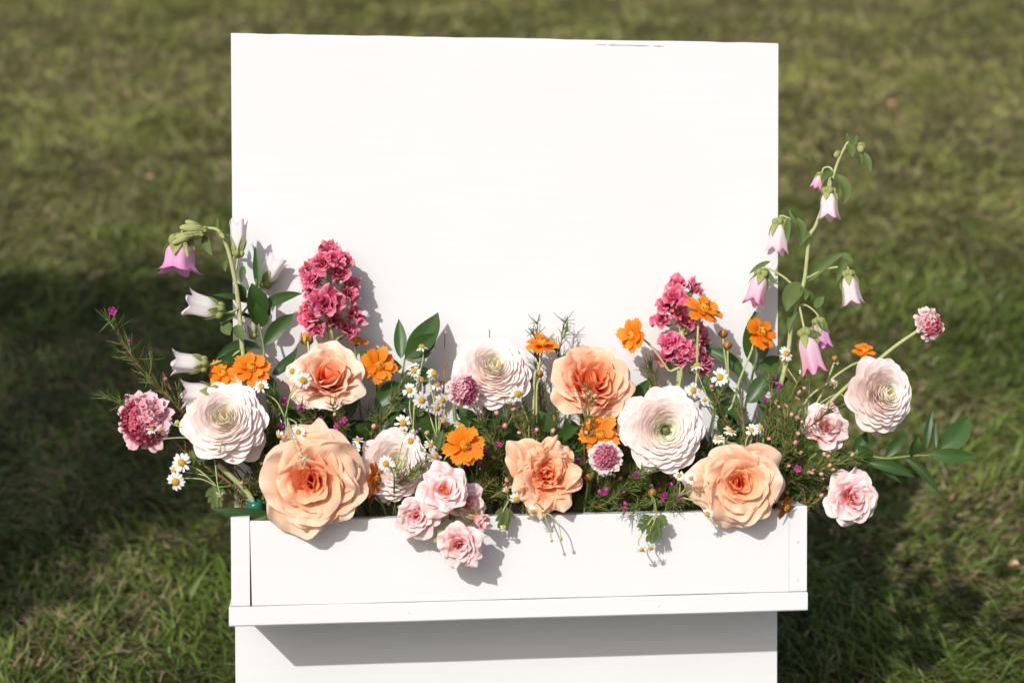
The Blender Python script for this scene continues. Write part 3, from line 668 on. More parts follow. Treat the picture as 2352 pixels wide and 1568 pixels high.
# bellflower
def bell_arr(L, Wd, rng, flare=1.0, nu=16, nv=40):
    S = np.linspace(0, 1, nu + 1); v = []; uv = []; ph = rng.uniform(0, 6)
    for i, s in enumerate(S):
        for k in range(nv + 1):
            q = 2 * math.pi * k / nv; lobe = .5 + .5 * math.cos(5 * q + ph)
            se = s * (1 - .20 * (1 - lobe) * s ** 3)
            r = Wd / 2 * (.32 + .42 * math.sin(min(1, se / .35) * math.pi / 2) + .05 * se + .30 * flare * max(0, (se - .62) / .38) ** 1.8)
            r *= 1 + .085 * math.cos(5 * q + ph) * (.3 + s) + .03 * math.cos(10 * q + 2 * ph) * s + .02 * math.sin(3 * q + ph)
            zz = L * se - L * .10 * flare * max(0, (s - .86) / .14) ** 2 * lobe * .5
            v.append((r * math.cos(q), r * math.sin(q), zz)); uv.append((k / nv, s))
    return np.array(v), grid_faces(nu, nv), np.array(uv)
def calyx_arr(Wd, L, rng):
    mb = MB()
    for k in range(5):
        a = leaf_arr((Wd * .10, 0, -Wd * .10), (Wd * .45, 0, L * rng.uniform(.30, .5)), Wd * .32, 0, .12, (1, 0, -.25), .3, 6, 4); mb.add(rotz(a[0], k * 1.2566 + .2), a[1], a[2])
        b = ball_arr((Wd * .24 * math.cos(k * 1.2566 + .8), Wd * .24 * math.sin(k * 1.2566 + .8), -Wd * .02), Wd * .14, Wd * .17, nu=5, nv=6); mb.add(*b)
    mb.add(*ball_arr((0, 0, -Wd * .06), Wd * .26, Wd * .2)); return mb
def bellflower(stem, bells, buds, leaves, label, seed):
    rng = random.Random(seed); P = [at(*q) for q in stem]; base = tray_pt(P[-1][0], rng, .045); t = thing('bellflower_stem', base, label, 'bellflower', 'bellflower stems at the ends of the tray')
    pts = spline(P + [base], 7); obj_arr('stem', tube_arr(pts, .0016, .0030), PSTEM, t, base)
    for (a, b, wpx, mat, flare, join) in bells:                # a: root of the bell, b: its mouth, join: where its stalk leaves the stem
        p, q = at(*a), at(*b); d = unit(q - p); L = np.linalg.norm(q - p); Wd = wpx * mpp(a[2]); F = frame(d, rng.uniform(0, 6)); M = m4(F, p - base)
        be = obj_arr('bell', bell_arr(L, Wd, rng, flare), mat, t, mat4=M)
        part('calyx', calyx_arr(Wd, L, rng).mesh('calyx', CALX), be)
        mb = MB(); mb.add(*tube_arr([(0, 0, .1 * L), (0, 0, .5 * L), (0, 0, .72 * L)], .0012, .0016)); part('style', mb.mesh('style', CALX), be)
        if join: j = at(*join); m = (j + p) / 2 - d * .008; obj_arr('stalk', tube_arr(spline([p, p - d * .008, m, j], 5), .0011, .0014, 5), PSTEM, t, base)
    for (a, b, wpx) in buds:
        p, q = at(*a), at(*b); d = unit(q - p); L = np.linalg.norm(q - p); Wd = wpx * mpp(a[2]); M = m4(frame(d), p - base)
        mb = MB(); mb.add(*ball_arr((0, 0, L * .45), Wd * .36, L * .55, nu=8, nv=10)); bo = part('bud', mb.mesh('bud', CALX), t, M, (1.25, 1.2, 1.35))
        part('calyx', calyx_arr(Wd * .9, L, rng).mesh('calyx', CALX), bo)
    for k, (a, b, wpx, arch) in enumerate(leaves):
        obj_arr('leaf', leaf_arr(at(*a) - base, at(*b) - base, wpx * mpp(a[2]), arch, .10, (rng.uniform(-.4, .4), rng.uniform(0, .5), 1), .35, 9, 4, .03, seed=k), CAML, t)
    return t

# ruscus
def ruscus(stem, leaves, label, seed, base=None):
    rng = random.Random(seed); P = [at(*q) for q in stem]; bs = tray_pt(P[-1][0], rng, .045) if base is None else np.array(base, float)
    t = thing('ruscus_branch', bs, label, 'leaf branch', 'glossy ruscus branches'); pts = spline(P + [bs], 6); obj_arr('stem', tube_arr(pts, .0010, .0019, 5), STEM, t, bs)
    for k, (a, b, wpx, arch, out) in enumerate(leaves):
        fc = (rng.uniform(-.45, .45), rng.uniform(-.05, .5), 1); v = rng.uniform(.85, 1.25)
        obj_arr('leaf', leaf_arr(at(*a) - bs, at(*b) - bs, wpx * mpp(a[2]), arch, out, fc, .32, 12, 6, .02, seed=k), RUSC, t, color=(v * rng.uniform(.9, 1.1), v, v * rng.uniform(.8, 1.1)))
    return t

# waxflower
def wax_sets():
    rng = random.Random(3); mb = MB()
    for k in range(5):
        a = petal_arr(.25, 0, 1.0, .15, .1, .85, (.7, .8), 4, 4, rng, ruf=.03, tipr=.35, basew=.4); mb.add(rotz(a[0], k * 1.2566), a[1], a[2])
    mb.add(*ball_arr((0, 0, .02), .36, .18)); CV['waxf'] = mb.mesh('flower', WAXP)
    CV['waxw'] = CV['waxf'].copy(); CV['waxw'].materials[0] = WHITE
    v, f, uv = ball_arr((0, 0, 0), 1, 1.25, nu=5, nv=7); CV['budp'] = mesh_np('bud', v, f, BUDP, uv); CV['budv'] = mesh_np('bud', v, f, BUDV, uv)
wax_sets()
def waxflower(path, label, seed, nb=9, nneedle=8, buds=6, flowers=0, bcol='budp', spread=54, nl=29, bare=False):
    rng = random.Random(seed); P = [at(*q) for q in path]; tip = P[-1]; foot = tray_pt(P[0][0], rng)
    t = thing('waxflower_sprig', foot, label, 'waxflower', 'needle leaved waxflower sprigs'); s0 = mpp(path[0][2])
    pts = np.array(spline([foot] + P, 7)); stem = MB(); stem.add(*tube_arr(pts, .0015, .0006, 5)); need = MB(); tips = []
    def needles(p, d, n, L):
        for _ in range(n):
            q = p + d * rng.uniform(0, .3) * L; e = unit(d * rng.uniform(.5, 1.2) + np.array([rng.gauss(0, .5), rng.gauss(0, .5), rng.gauss(0, .5)])); l = L * rng.uniform(.6, 1.2)
            b = q + e * l * .5 + np.array([rng.gauss(0, .0006), rng.gauss(0, .0006) + .0006, 0]); need.add(*tube_arr([q, b, q + e * l + unit(d) * l * .12], .00068, .00028, 3, False))
    n = len(pts); lo = int(n * .30)
    for k in range(nb):
        i = int(lerp(lo, n - 2, (k + .6) / nb)); p = pts[i]; T = unit(pts[min(n - 1, i + 1)] - pts[i - 1]); f = (i - lo) / max(1, n - lo)
        d = unit(T * .9 + np.array([rng.choice((-1, 1)) * rng.uniform(.3, .9), rng.uniform(-.1, .5), rng.uniform(-.35, .6)])); L = spread * s0 * rng.uniform(.6, 1.15) * (1.15 - .5 * f)
        q = p + d * L + T * L * .3; br = spline([p, p + d * L * .55, q], 3); stem.add(*tube_arr(br, .0007, .0004, 4))
        if not bare:
            for z in range(4): needles(np.array(br[min(len(br) - 1, z + 1)]), unit(q - p), max(2, nneedle // 3), nl * s0)
        tips.append((q, unit(q - p)))
    if not bare:
        for i in range(lo, n): needles(pts[i], unit(pts[min(n - 1, i + 1)] - pts[i - 1]), 3, nl * s0)
        needles(pts[-1], unit(pts[-1] - pts[-3]), 4, nl * s0)
    tips.append((pts[-1], unit(pts[-1] - pts[-3])))
    part('stem', MBoff(stem, foot).mesh('stem', WSTEM), t)
    if need.n: part('needles', MBoff(need, foot).mesh('needles', NEED, smooth=True), t, kind='stuff')
    for k in range(buds):
        q, d = tips[rng.randrange(len(tips))]; p = q + np.array([rng.gauss(0, 1), rng.gauss(0, 1), rng.gauss(0, 1)]) * 6 * s0; r = rng.uniform(3.6, 6) * s0
        part('bud', CV[bcol], t, sc4(m4(frame(unit(p - q + d * .004)), p - foot), r), (rng.uniform(.85, 1.2), rng.uniform(.8, 1.25), rng.uniform(.8, 1.2)))
        part('stalk', mesh_np('stalk', *tube_arr([q - d * .003 - foot, (p + q) / 2 - foot, p - foot], .0004, .0004, 4)[:2], WSTEM), t)
    for k in range(flowers):
        q, d = tips[rng.randrange(len(tips))]; r = rng.uniform(7, 10) * s0; e = unit(np.array([rng.gauss(0, .4), rng.gauss(.2, .4), 1]))
        part('flower', CV['waxw' if bcol == 'waxw' else 'waxf'], t, sc4(m4(frame(e, rng.uniform(0, 6)), q + d * .003 - foot), r))
    return t
def MBoff(mb, o):
    mb.v = [v - np.asarray(o) for v in mb.v]; return mb
# spray roses: several small blooms on one stem
def spray_rose(blooms, label, seed, leaves=(), joint=None):
    rng = random.Random(seed); c0 = at(*blooms[0][:3]); base = tray_pt(c0[0], rng); t = thing('spray_rose', base, label, 'rose', 'pink spray roses'); 
    jn = at(*joint) if joint else None
    for (px, py, wd, dia, d, n, style) in blooms:
        c = at(px, py, wd); R = dia * mpp(wd) / 2; d = unit(d); M = m4(frame(d, rng.uniform(0, 6)), c - base); bk = c - d * R * .5
        pts = stem_pts(bk, d, base) if jn is None else spline([bk, bk - d * .012, jn, base], 6)
        obj_arr('stem', tube_arr(pts, .0014, .0020, 5), STEM if style != 'bud' else PSTEM, t, base)
        mb = sepals(R, 5, .95, .45, .26, rng); mb.add(*ball_arr((0, 0, -.56 * R), .17 * R, .2 * R)); bl = part('bloom', mb.mesh('bloom', CALX), t, M)
        if style == 'eye':
            mb = MB()
            for k in range(9): mb.add(*ball_arr((rng.uniform(-.12, .12) * R, rng.uniform(-.12, .12) * R, (.12 + rng.uniform(0, .06)) * R), .05 * R, .05 * R, nu=3, nv=5))
            part('stamens', mb.mesh('stamens', BUDB), bl, None, (1.8, 1.6, 1))
        for v, f, uv, fr in rose_petals(R, n, rng, 'frilled' if style != 'bud' else 'cup', 10, 1.0):
            if style == 'eye' and fr < .22: continue
            if style == 'bud': v = v * np.array([.72, .72, 1.5]) + np.array([0, 0, .2 * R])
            k = 1 + rng.uniform(-.04, .03); part('petal', mesh_np('petal', v, f, PINK, uv), bl, None, (k, k * lerp(.92, 1.02, fr), k * lerp(.92, 1.02, fr)))
    for k, (a, b, wpx, arch) in enumerate(leaves): obj_arr('leaf', leaf_arr(at(*a) - base, at(*b) - base, wpx * mpp(a[2]), arch, .05, (0, .2, 1), .3, 8, 4, seed=k), CALX, t)
    return t

# ------------------------------------------------------------------ the arrangement
F0 = (0, 0, 1)
garden_rose(713, 1103, 262, .128, (-.06, .10, 1), PEACH, 'largest peach garden rose, its petals spilling over the left of the tray front', 134, 46, 'open')
garden_rose(752, 868, 190, .068, (-.02, .55, .85), PALE, 'pale cream peach rose below the taller crimson stock spike', 102, 38, 'cup')
garden_rose(1362, 880, 208, .075, (.06, .50, .88), ORANGE, 'cupped apricot rose with deep orange underside against the white board', 103, 44, 'cup')
garden_rose(1255, 1092, 192, .118, (-.05, .08, 1), ORANGE, 'ruffled apricot rose with tangled orange heart at the tray rim', 104, 46, 'ruffle')
garden_rose(1698, 1108, 236, .128, (-.10, .12, 1), PEACH, 'peach rose with neat spiral heart beside the flat faced ranunculus', 128, 46, 'open')
ranunculus(515, 962, 204, .10, (0, .40, .9), 'white ranunculus blushing pink beside the crimson pink scabiosa', 201, 124, 'pale', 1.06, 2, .01)
ranunculus(1133, 846, 190, .062, (.06, .50, .86), 'domed blush ranunculus behind the small purple scabiosa', 202, 124, 'pale', 1.15, 3, .03)
ranunculus(908, 1066, 178, .100, (.10, .16, .98), 'cream ranunculus half hidden behind the pink spray roses', 203, 96, 'pale', 1.05, 2)
ranunculus(1527, 988, 208, .118, (.03, .04, 1), 'flat faced white ranunculus with open green eye', 204, 120, 'open', .8, 4, .015)
ranunculus(2030, 906, 194, .095, (.26, .12, .95), 'round blush ranunculus reaching out past the right end of the tray', 205, 130, 'pale', 1.1, 2, .01)

spray_rose([(1022, 1125, .145, 136, (-.05, .35, .95), 32, 'eye'), (957, 1186, .14, 114, (-.15, -.08, 1), 30, 'open'), (1054, 1254, .152, 126, (-.05, -.12, 1), 32, 'open'),
            (1076, 1152, .122, 110, (.45, .0, .9), 22, 'open'), (1104, 1196, .145, 64, (.75, -.35, .6), 16, 'bud')],
           'pink spray rose cluster of five blooms hanging over the tray front', 301,
           [((1032, 1212, .13), (995, 1245, .135), 26, .05), ((1015, 1200, .13), (1030, 1170, .13), 14, 0), ((1075, 1180, .13), (1110, 1185, .13), 16, 0)], (1035, 1178, .112))
spray_rose([(1898, 976, .085, 128, (.12, .35, .93), 34, 'open')], 'pale pink spray rose with red waxflower buds in front of it', 302)
spray_rose([(1962, 1144, .095, 152, (.10, .12, 1), 34, 'open')], 'single pink spray rose hanging out beside the right end of the tray', 303)

cosmos(513, 858, 74, .062, (-.3, .45, .85), 'smaller of two orange cosmos touching above the left ranunculus', 401)
cosmos(577, 846, 86, .060, (.10, .5, .85), 'larger of two orange cosmos touching above the left ranunculus', 402)
cosmos(822, 786, 52, .022, (.10, .92, .35), 'orange cosmos seen edge on behind the pale cream peach rose', 403)
cosmos(870, 839, 84, .058, (.10, .22, .97), 'orange cosmos facing forward beside the pale cream peach rose', 404)
cosmos(1246, 792, 80, .045, (.03, .90, .40), 'orange cosmos opening upward between blush ranunculus and apricot rose', 405, via=[(1236, 850, .045), (1226, 900, .05)])
cosmos(1066, 1022, 96, .112, (0, .12, 1), 'broad orange cosmos facing forward above the pink rose cluster', 406)
cosmos(1376, 999, 96, .112, (.02, .42, .9), 'orange cosmos partly hidden behind the mauve scabiosa', 407)
cosmos(858, 1100, 82, .112, (.80, -.10, .35), 'deep orange cosmos turned sideways beside the largest peach rose', 408, tint=.9)
cosmos(1454, 769, 82, .060, (-.72, .15, .62), 'orange cosmos turned left on a long bent stem above apricot rose', 409, via=[(1500, 800, .06), (1535, 850, .06), (1560, 885, .06)])
cosmos(1616, 712, 92, .062, (.22, .72, .62), 'orange cosmos standing in front of the shorter crimson stock spike', 410, via=[(1603, 760, .062), (1601, 830, .06), (1598, 880, .06)])
cosmos(1746, 764, 86, .058, (.42, .42, .80), 'orange cosmos before an upright ruscus leaf at the board edge', 411, via=[(1728, 800, .058), (1700, 870, .06), (1682, 930, .06), (1665, 985, .06)])
cosmos(1986, 806, 58, .062, (.05, .78, .45), 'orange cosmos peeping over the ranunculus past the tray end', 412, 11, via=[(1950, 842, .055), (1900, 880, .055), (1830, 960, .055)])
cosmos(1803, 1162, 66, .122, (.6, -.45, .6), 'wilted brownish orange cosmos tucked under the spiral hearted rose', 413, 10, tint=.62)
cosmos_bud([(1661, 766, .05), (1671, 793, .055)], (1668, 930, .05), 'pair of round brown cosmos buds on upright stems by the stock', 421)
cosmos_bud([(1350, 1098, .10)], (1345, 1150, .09), 'brown cosmos bud at the tray rim beside the tangled apricot rose', 422)
cosmos_bud([(1498, 1132, .10)], (1500, 1180, .09), 'shiny brown cosmos bud below the flat faced ranunculus', 423, r_px=11)
cosmos_bud([(1240, 858, .045)], (1232, 930, .05), 'single brown cosmos bud under the upward opening cosmos', 424, r_px=8)
cosmos_bud([(1917, 824, .05)], (1890, 900, .05), 'small striped cosmos bud near the lowest pink bellflower', 425, (1.1, 1.3, .9), r_px=8)
cosmos_bud([(705, 778, .03)], (712, 830, .04), 'ochre cosmos seed head above the pale cream peach rose', 426, (1.7, 2.0, 1.2), r_px=15)

stock([(754, 575, .03), (758, 680, .03), (762, 790, .035)],
      [(756, 572, 52, .035), (770, 595, 46, .052), (742, 602, 58, .050), (793, 600, 46, .036), (708, 620, 52, .035), (712, 640, 48, .045), (785, 628, 50, .045), (801, 652, 54, .032), (718, 660, 50, .035),
       (747, 692, 96, .056), (804, 676, 48, .045), (714, 725, 62, .040), (812, 722, 58, .042), (706, 700, 46, .030), (730, 755, 46, .045), (800, 752, 50, .035), (770, 735, 50, .036), (722, 605, 40, .03)],
      'taller crimson pink stock spike with crowded ruffled florets', 501)
stock([(1562, 660, .03), (1564, 740, .03), (1562, 850, .035)],
      [(1558, 650, 46, .038), (1547, 682, 62, .050), (1528, 700, 46, .040), (1598, 664, 48, .034), (1518, 732, 48, .035), (1557, 722, 46, .040), (1576, 741, 48, .036), (1604, 748, 52, .030), (1614, 772, 50, .028),
       (1535, 786, 60, .042), (1560, 792, 54, .045), (1524, 820, 54, .036), (1578, 806, 56, .046), (1606, 800, 52, .032), (1619, 826, 50, .034), (1616, 850, 46, .036), (1560, 822, 46, .040)],
      'shorter crimson pink stock spike with gaps showing its stem', 502)

SC = lambda *a, **k: scabiosa(*a, **k)
SC(334, 966, 132, .085, (-.35, .12, .92), 'crimson and pink scabiosa head at the left end of the flowers', 601, (.55, .025, .09), (.84, .50, .56), 78, flat=.7)
SC(1066, 896, 78, .092, (.25, .0, .95), 'purple pink scabiosa head in front of the domed ranunculus', 602, (.50, .06, .15), (.85, .55, .58), 60)
SC(1390, 1051, 78, .130, (.03, .18, 1), 'mauve scabiosa head with white tipped florets over orange cosmos', 603, (.52, .08, .17), (.86, .62, .64), 62, split=False)
SC(2134, 744, 78, .075, (.30, .25, .85), 'small pink scabiosa head on a pale stem farthest from the tray', 604, (.60, .06, .14), (.82, .60, .58), 50, via=[(2100, 765, .07), (2035, 812, .065), (1900, 930, .06), (1800, 1060, .055)], stemmat=PSTEM)

S1, S2 = (0, .1, 1), (.1, .3, .95)
chamomile([(417, 1062, .09, 50, (.05, .1, 1), 'open'), (403, 1106, .09, 46, (-.05, -.1, 1), 'open'), (400, 1080, .08, 40, (-.5, .3, .6), 'open')], (500, 1118, .075), 'chamomile sprig with three white heads below the crimson scabiosa', 701,
          [((440, 1030, .07), (452, 1090, .075), 30), ((385, 990, .07), (375, 1045, .075), 26), ((490, 1110, .07), (500, 1170, .08), 40)])
chamomile([(348, 985, .105, 26, (-.2, .6, .7), 'old'), (368, 988, .105, 26, (.2, -.5, .8), 'old'), (409, 970, .09, 26, (.3, .2, .9), 'bud'), (504, 1036, .125, 24, (0, -.6, .6), 'bud'), (506, 1139, .10, 32, (0, -.9, .3), 'old')], (480, 1020, .085),
          'chamomile sprig of small nodding heads round the left ranunculus', 702, [((455, 1010, .07), (470, 1062, .08), 28)])
chamomile([(671, 852, .10, 42, (-.2, .5, .85), 'open'), (696, 873, .105, 44, (.1, .1, 1), 'open'), (600, 887, .085, 42, (.1, .3, .95), 'open')], (655, 960, .075), 'chamomile sprig with two heads against the pale cream peach rose', 703)
chamomile([(685, 992, .12, 40, (.05, .1, 1), 'open'), (704, 1046, .175, 34, (.1, .9, .25), 'old'), (641, 1001, .12, 34, (-.3, -.5, .5), 'old')], (660, 960, .10), 'chamomile sprig nodding over the largest peach rose', 704)
chamomile([(823, 1010, .10, 36, (.1, .8, .5), 'open'), (815, 1029, .105, 34, (-.1, .3, .8), 'open'), (824, 1070, .12, 22, (.6, -.3, .6), 'old')], (805, 1060, .09), 'chamomile sprig between the largest peach rose and cream ranunculus', 705)
chamomile([(886, 1064, .145, 42, (0, .1, 1), 'open'), (943, 1012, .14, 42, (.05, .1, 1), 'open'), (950, 997, .10, 34, (.3, -.7, .4), 'old')], (905, 1092, .135), 'chamomile sprig with two heads lying against the cream ranunculus', 706)
chamomile([(951, 851, .05, 40, (-.3, .5, .8), 'open'), (968, 872, .055, 38, (.4, .3, .8), 'old'), (940, 896, .075, 44, (-.15, .2, .95), 'open'), (968, 919, .085, 46, (.05, .15, 1), 'open'), (968, 795, .055, 38, (.05, .95, .2), 'old'), (925, 971, .10, 48, (0, .1, 1), 'open')],
          (950, 990, .07), 'fullest chamomile sprig with six heads beside the ruscus leaves', 707, [((950, 960, .06), (975, 915, .07), 30)])
chamomile([(997, 857, .06, 40, (.4, .3, .8), 'old'), (1003, 884, .05, 36, (.2, .7, .6), 'old'), (1016, 918, .06, 40, (.5, .3, .8), 'open'), (1003, 937, .07, 38, (.4, .1, .85), 'open'), (1018, 968, .095, 36, (.05, -.9, .35), 'old')],
          (1005, 1010, .07), 'chamomile sprig crowded left of the purple pink scabiosa', 708)
chamomile([(988, 1023, .105, 40, (.5, .2, .8), 'open'), (1000, 1048, .11, 44, (.45, .1, .85), 'open'), (1053, 974, .095, 38, (0, .8, .5), 'open'), (982, 992, .09, 26, (0, .3, .8), 'bud')], (1003, 1085, .09), 'chamomile sprig beside the broad forward facing cosmos', 709, [((1000, 1040, .085), (1018, 985, .085), 34)])
chamomile([(1189, 904, .105, 46, (.1, .1, 1), 'open'), (1172, 925, .09, 26, (-.4, -.3, .7), 'old')], (1215, 970, .08), 'chamomile sprig at the lower edge of the domed ranunculus', 710)
chamomile([(1164, 1125, .15, 32, (0, .2, .9), 'bud'), (1186, 1146, .15, 36, (.05, -.3, .9), 'old'), (1158, 1210, .14, 30, (0, .1, .95), 'bud')], (1168, 1150, .125), 'drooping chamomile sprig with lobed leaf at the tangled apricot rose', 711, [((1163, 1160, .125), (1153, 1218, .13), 44)])
chamomile([(1224, 1174, .15, 34, (0, -.4, .85), 'old'), (1267, 1242, .14, 20, (0, -.8, .4), 'bud'), (1289, 1238, .14, 22, (.1, -.8, .4), 'bud')], (1255, 1178, .125), 'chamomile sprig with two thin nodding buds before the tray front', 712)
chamomile([(1601, 838, .065, 46, (0, .95, .2), 'old'), (1592, 896, .085, 44, (-.05, .15, 1), 'open'), (1653, 866, .075, 46, (.05, .2, .95), 'open'), (1618, 918, .085, 30, (.2, .4, .85), 'old')], (1640, 960, .065), 'chamomile sprig between the shorter stock and flat faced ranunculus', 713)
chamomile([(1678, 990, .095, 42, (0, .75, .6), 'open'), (1726, 988, .10, 40, (-.1, .25, .95), 'open'), (1748, 982, .095, 36, (.3, .2, .9), 'old'), (1650, 1007, .105, 34, (-.4, .6, .6), 'open')], (1712, 1040, .085), 'chamomile sprig along the top of the spiral hearted rose', 714)
chamomile([(1560, 1091, .14, 34, (-.1, .4, .9), 'open'), (1587, 1098, .142, 36, (0, .1, 1), 'open'), (1626, 1108, .165, 22, (.2, .5, .7), 'bud'), (1624, 1180, .15, 34, (-.3, .1, .8), 'old')], (1560, 1140, .12), 'chamomile sprig between flat faced ranunculus and spiral hearted rose', 715, [((1545, 1130, .11), (1570, 1165, .115), 24)])
chamomile([(1474, 1262, .145, 28, (-.2, -.5, .8), 'old'), (1494, 1258, .145, 30, (.2, -.5, .8), 'old')], (1508, 1178, .128), 'chamomile sprig with lobed leaves hanging down the tray front', 716,
          [((1500, 1182, .128), (1465, 1218, .135), 34), ((1505, 1185, .128), (1492, 1250, .135), 36), ((1510, 1182, .128), (1530, 1210, .135), 30), ((1506, 1190, .13), (1515, 1245, .136), 26)])
chamomile([(1806, 812, .06, 46, (.25, .4, .85), 'open'), (1848, 850, .055, 36, (-.6, .2, .7), 'open'), (1922, 828, .05, 28, (.1, .7, .6), 'bud'), (1916, 880, .06, 30, (.2, -.2, .9), 'old'), (1948, 920, .07, 24, (.2, -.7, .6), 'bud')], (1855, 960, .055), 'chamomile sprig around the lowest pink bellflower', 717)

# right bellflower, tall and leaning outwards
bellflower([(1948, 326, .05), (1927, 366, .05), (1905, 431, .05), (1874, 517, .05), (1859, 546, .05), (1848, 640, .05), (1833, 691, .05), (1818, 742, .05), (1806, 830, .05), (1760, 1000, .05)],
           [((1903, 440, .075), (1904, 508, .08), 52, BELLW, .8, (1912, 412, .05)), ((1792, 512, .035), (1783, 586, .04), 54, BELLW, .7, (1856, 540, .05)), ((1750, 630, .035), (1728, 702, .04), 54, BELLP, .5, (1838, 672, .05)),
            ((1947, 630, .06), (1960, 706, .065), 52, BELLW, 1.0, (1850, 640, .05)), ((1850, 765, .075), (1874, 862, .08), 60, BELLP, .6, (1836, 700, .05)), ((1880, 738, .055), (1893, 804, .06), 46, BELLM, .6, (1836, 700, .05)), ((1886, 402, .045), (1872, 436, .045), 30, BELLP, .4, (1915, 400, .05))],
           [((1978, 332, .05), (1976, 352, .05), 26), ((1925, 350, .05), (1918, 362, .05), 20)],
           [((1985, 350, .05), (2000, 398, .055), 20, .05), ((1974, 350, .05), (1978, 380, .055), 12, 0), ((1950, 330, .05), (1944, 305, .05), 10, 0), ((1962, 335, .05), (1968, 310, .05), 12, 0), ((1952, 330, .05), (1958, 362, .06), 24, .1),
            ((1917, 395, .05), (1888, 425, .06), 16, .35), ((1920, 400, .05), (1938, 470, .06), 30, -.3), ((1856, 530, .05), (1838, 562, .06), 26, .1), ((1858, 535, .05), (1812, 480, .05), 14, -.35), ((1830, 500, .045), (1840, 560, .06), 26, -.1),
            ((1812, 500, .04), (1810, 558, .05), 16, .1), ((1854, 648, .05), (1945, 580, .055), 24, -.18), ((1940, 580, .055), (1960, 600, .06), 20, .3), ((1945, 590, .055), (1918, 655, .065), 20, .1), ((1843, 652, .05), (1806, 716, .065), 44, .2), ((1845, 660, .05), (1850, 690, .06), 26, .1),
            ((1755, 610, .03), (1790, 655, .045), 14, .2), ((1770, 600, .03), (1720, 630, .03), 12, .1), ((1860, 690, .05), (1852, 665, .055), 20, .1), ((1870, 705, .05), (1892, 680, .055), 22, .1), ((1836, 705, .05), (1812, 765, .055), 18, .25), ((1880, 735, .06), (1902, 760, .065), 22, .1), ((1850, 770, .08), (1888, 772, .085), 18, -.2)],
           'tall bellflower stem rising beyond the board with lilac pink bells', 801)
# left bellflower, bent over at the tip
bellflower([(418, 524, .05), (470, 524, .05), (502, 530, .05), (521, 566, .05), (535, 620, .05), (547, 690, .05), (558, 815, .05), (575, 960, .05)],
           [((414, 556, .055), (408, 632, .06), 84, BELLM, 1.3, (430, 530, .05)), ((546, 582, .045), (547, 503, .04), 44, BELLI, .35, (537, 625, .05)), ((502, 714, .06), (421, 692, .065), 60, BELLI, .9, (548, 700, .05)), ((466, 836, .065), (390, 830, .07), 54, BELLI, 1.0, (556, 800, .05)),
            ((606, 648, .015), (640, 588, .012), 56, BELLI, .9, (556, 720, .045)), ((490, 902, .075), (412, 903, .08), 60, BELLI, .9, (566, 880, .05)), ((582, 770, .03), (560, 712, .03), 34, BELLI, .3, (556, 800, .05))],
           [((470, 528, .055), (412, 522, .06), 30), ((462, 538, .06), (400, 545, .065), 26), ((440, 540, .065), (395, 560, .07), 22), ((455, 520, .05), (425, 508, .05), 22), ((425, 560, .075), (432, 592, .08), 16), ((505, 535, .055), (515, 548, .06), 16)],
           [((470, 540, .05), (488, 588, .06), 20, .1), ((500, 528, .05), (500, 502, .05), 9, 0), ((520, 595, .05), (518, 625, .055), 12, .2), ((560, 610, .045), (555, 650, .05), 16, .1), ((520, 740, .055), (528, 770, .06), 30, .1), ((545, 745, .055), (560, 780, .06), 26, .2), ((480, 850, .06), (470, 818, .06), 10, 0), ((495, 532, .05), (530, 540, .05), 14, .2), ((540, 720, .05), (505, 745, .06), 24, .2)],
           'bent bellflower stem with a magenta bell and white bells', 802)

# ruscus branches
ruscus([(588, 640, .035), (590, 720, .035), (606, 800, .04), (612, 900, .045)],
       [((592, 660, .035), (586, 565, .03), 22, .05, .05), ((598, 735, .035), (578, 650, .045), 56, -.05, .1), ((596, 712, .035), (695, 674, .025), 26, -.14, .05), ((600, 750, .035), (588, 695, .045), 40, .1, .1), ((608, 792, .04), (676, 720, .03), 36, -.10, .1), ((590, 700, .035), (486, 678, .05), 16, .08, .1),
        ((604, 740, .03), (610, 680, .025), 24, .1, .05), ((600, 800, .04), (492, 830, .06), 24, .35, .1), ((588, 830, .045), (505, 835, .065), 44, .15, .1), ((560, 690, .04), (545, 650, .045), 20, .1, .1), ((580, 730, .035), (545, 718, .045), 10, 0, .1), ((625, 860, .045), (682, 798, .03), 28, .25, .1), ((612, 860, .045), (640, 930, .05), 34, .1, .1)],
       'ruscus branch with dark leaves twined with the white bells', 901)
ruscus([(930, 822, .04), (922, 880, .045), (915, 960, .05)],
       [((921, 823, .04), (916, 732, .025), 30, .02, .05), ((931, 822, .04), (1006, 717, .02), 58, .16, .08), ((930, 825, .04), (1001, 766, .035), 54, .05, .1), ((924, 842, .04), (826, 806, .02), 52, -.30, .1), ((925, 860, .045), (1000, 852, .045), 50, .2, .1), ((920, 880, .045), (860, 940, .05), 44, .1, .1), ((918, 900, .045), (985, 935, .05), 50, .1, .1), ((916, 930, .05), (880, 985, .06), 40, .1, .1)],
       'ruscus branch with upright leaves between cosmos and chamomile', 902)
ruscus([(1733, 800, .03), (1730, 850, .035), (1712, 930, .04)],
       [((1732, 840, .035), (1734, 714, .02), 64, .04, .08), ((1625, 802, .02), (1715, 884, .035), 32, -.25, .1), ((1606, 872, .05), (1704, 970, .06), 58, -.10, .1), ((1718, 925, .045), (1768, 850, .04), 46, .1, .1), ((1735, 850, .035), (1796, 818, .03), 40, .12, .1), ((1612, 830, .02), (1622, 770, .015), 34, -.1, .05), ((1740, 880, .04), (1812, 868, .04), 40, .1, .1), ((1650, 960, .06), (1690, 1010, .06), 40, .1, .1)],
       'ruscus branch with broad upright leaf behind orange cosmos', 903)
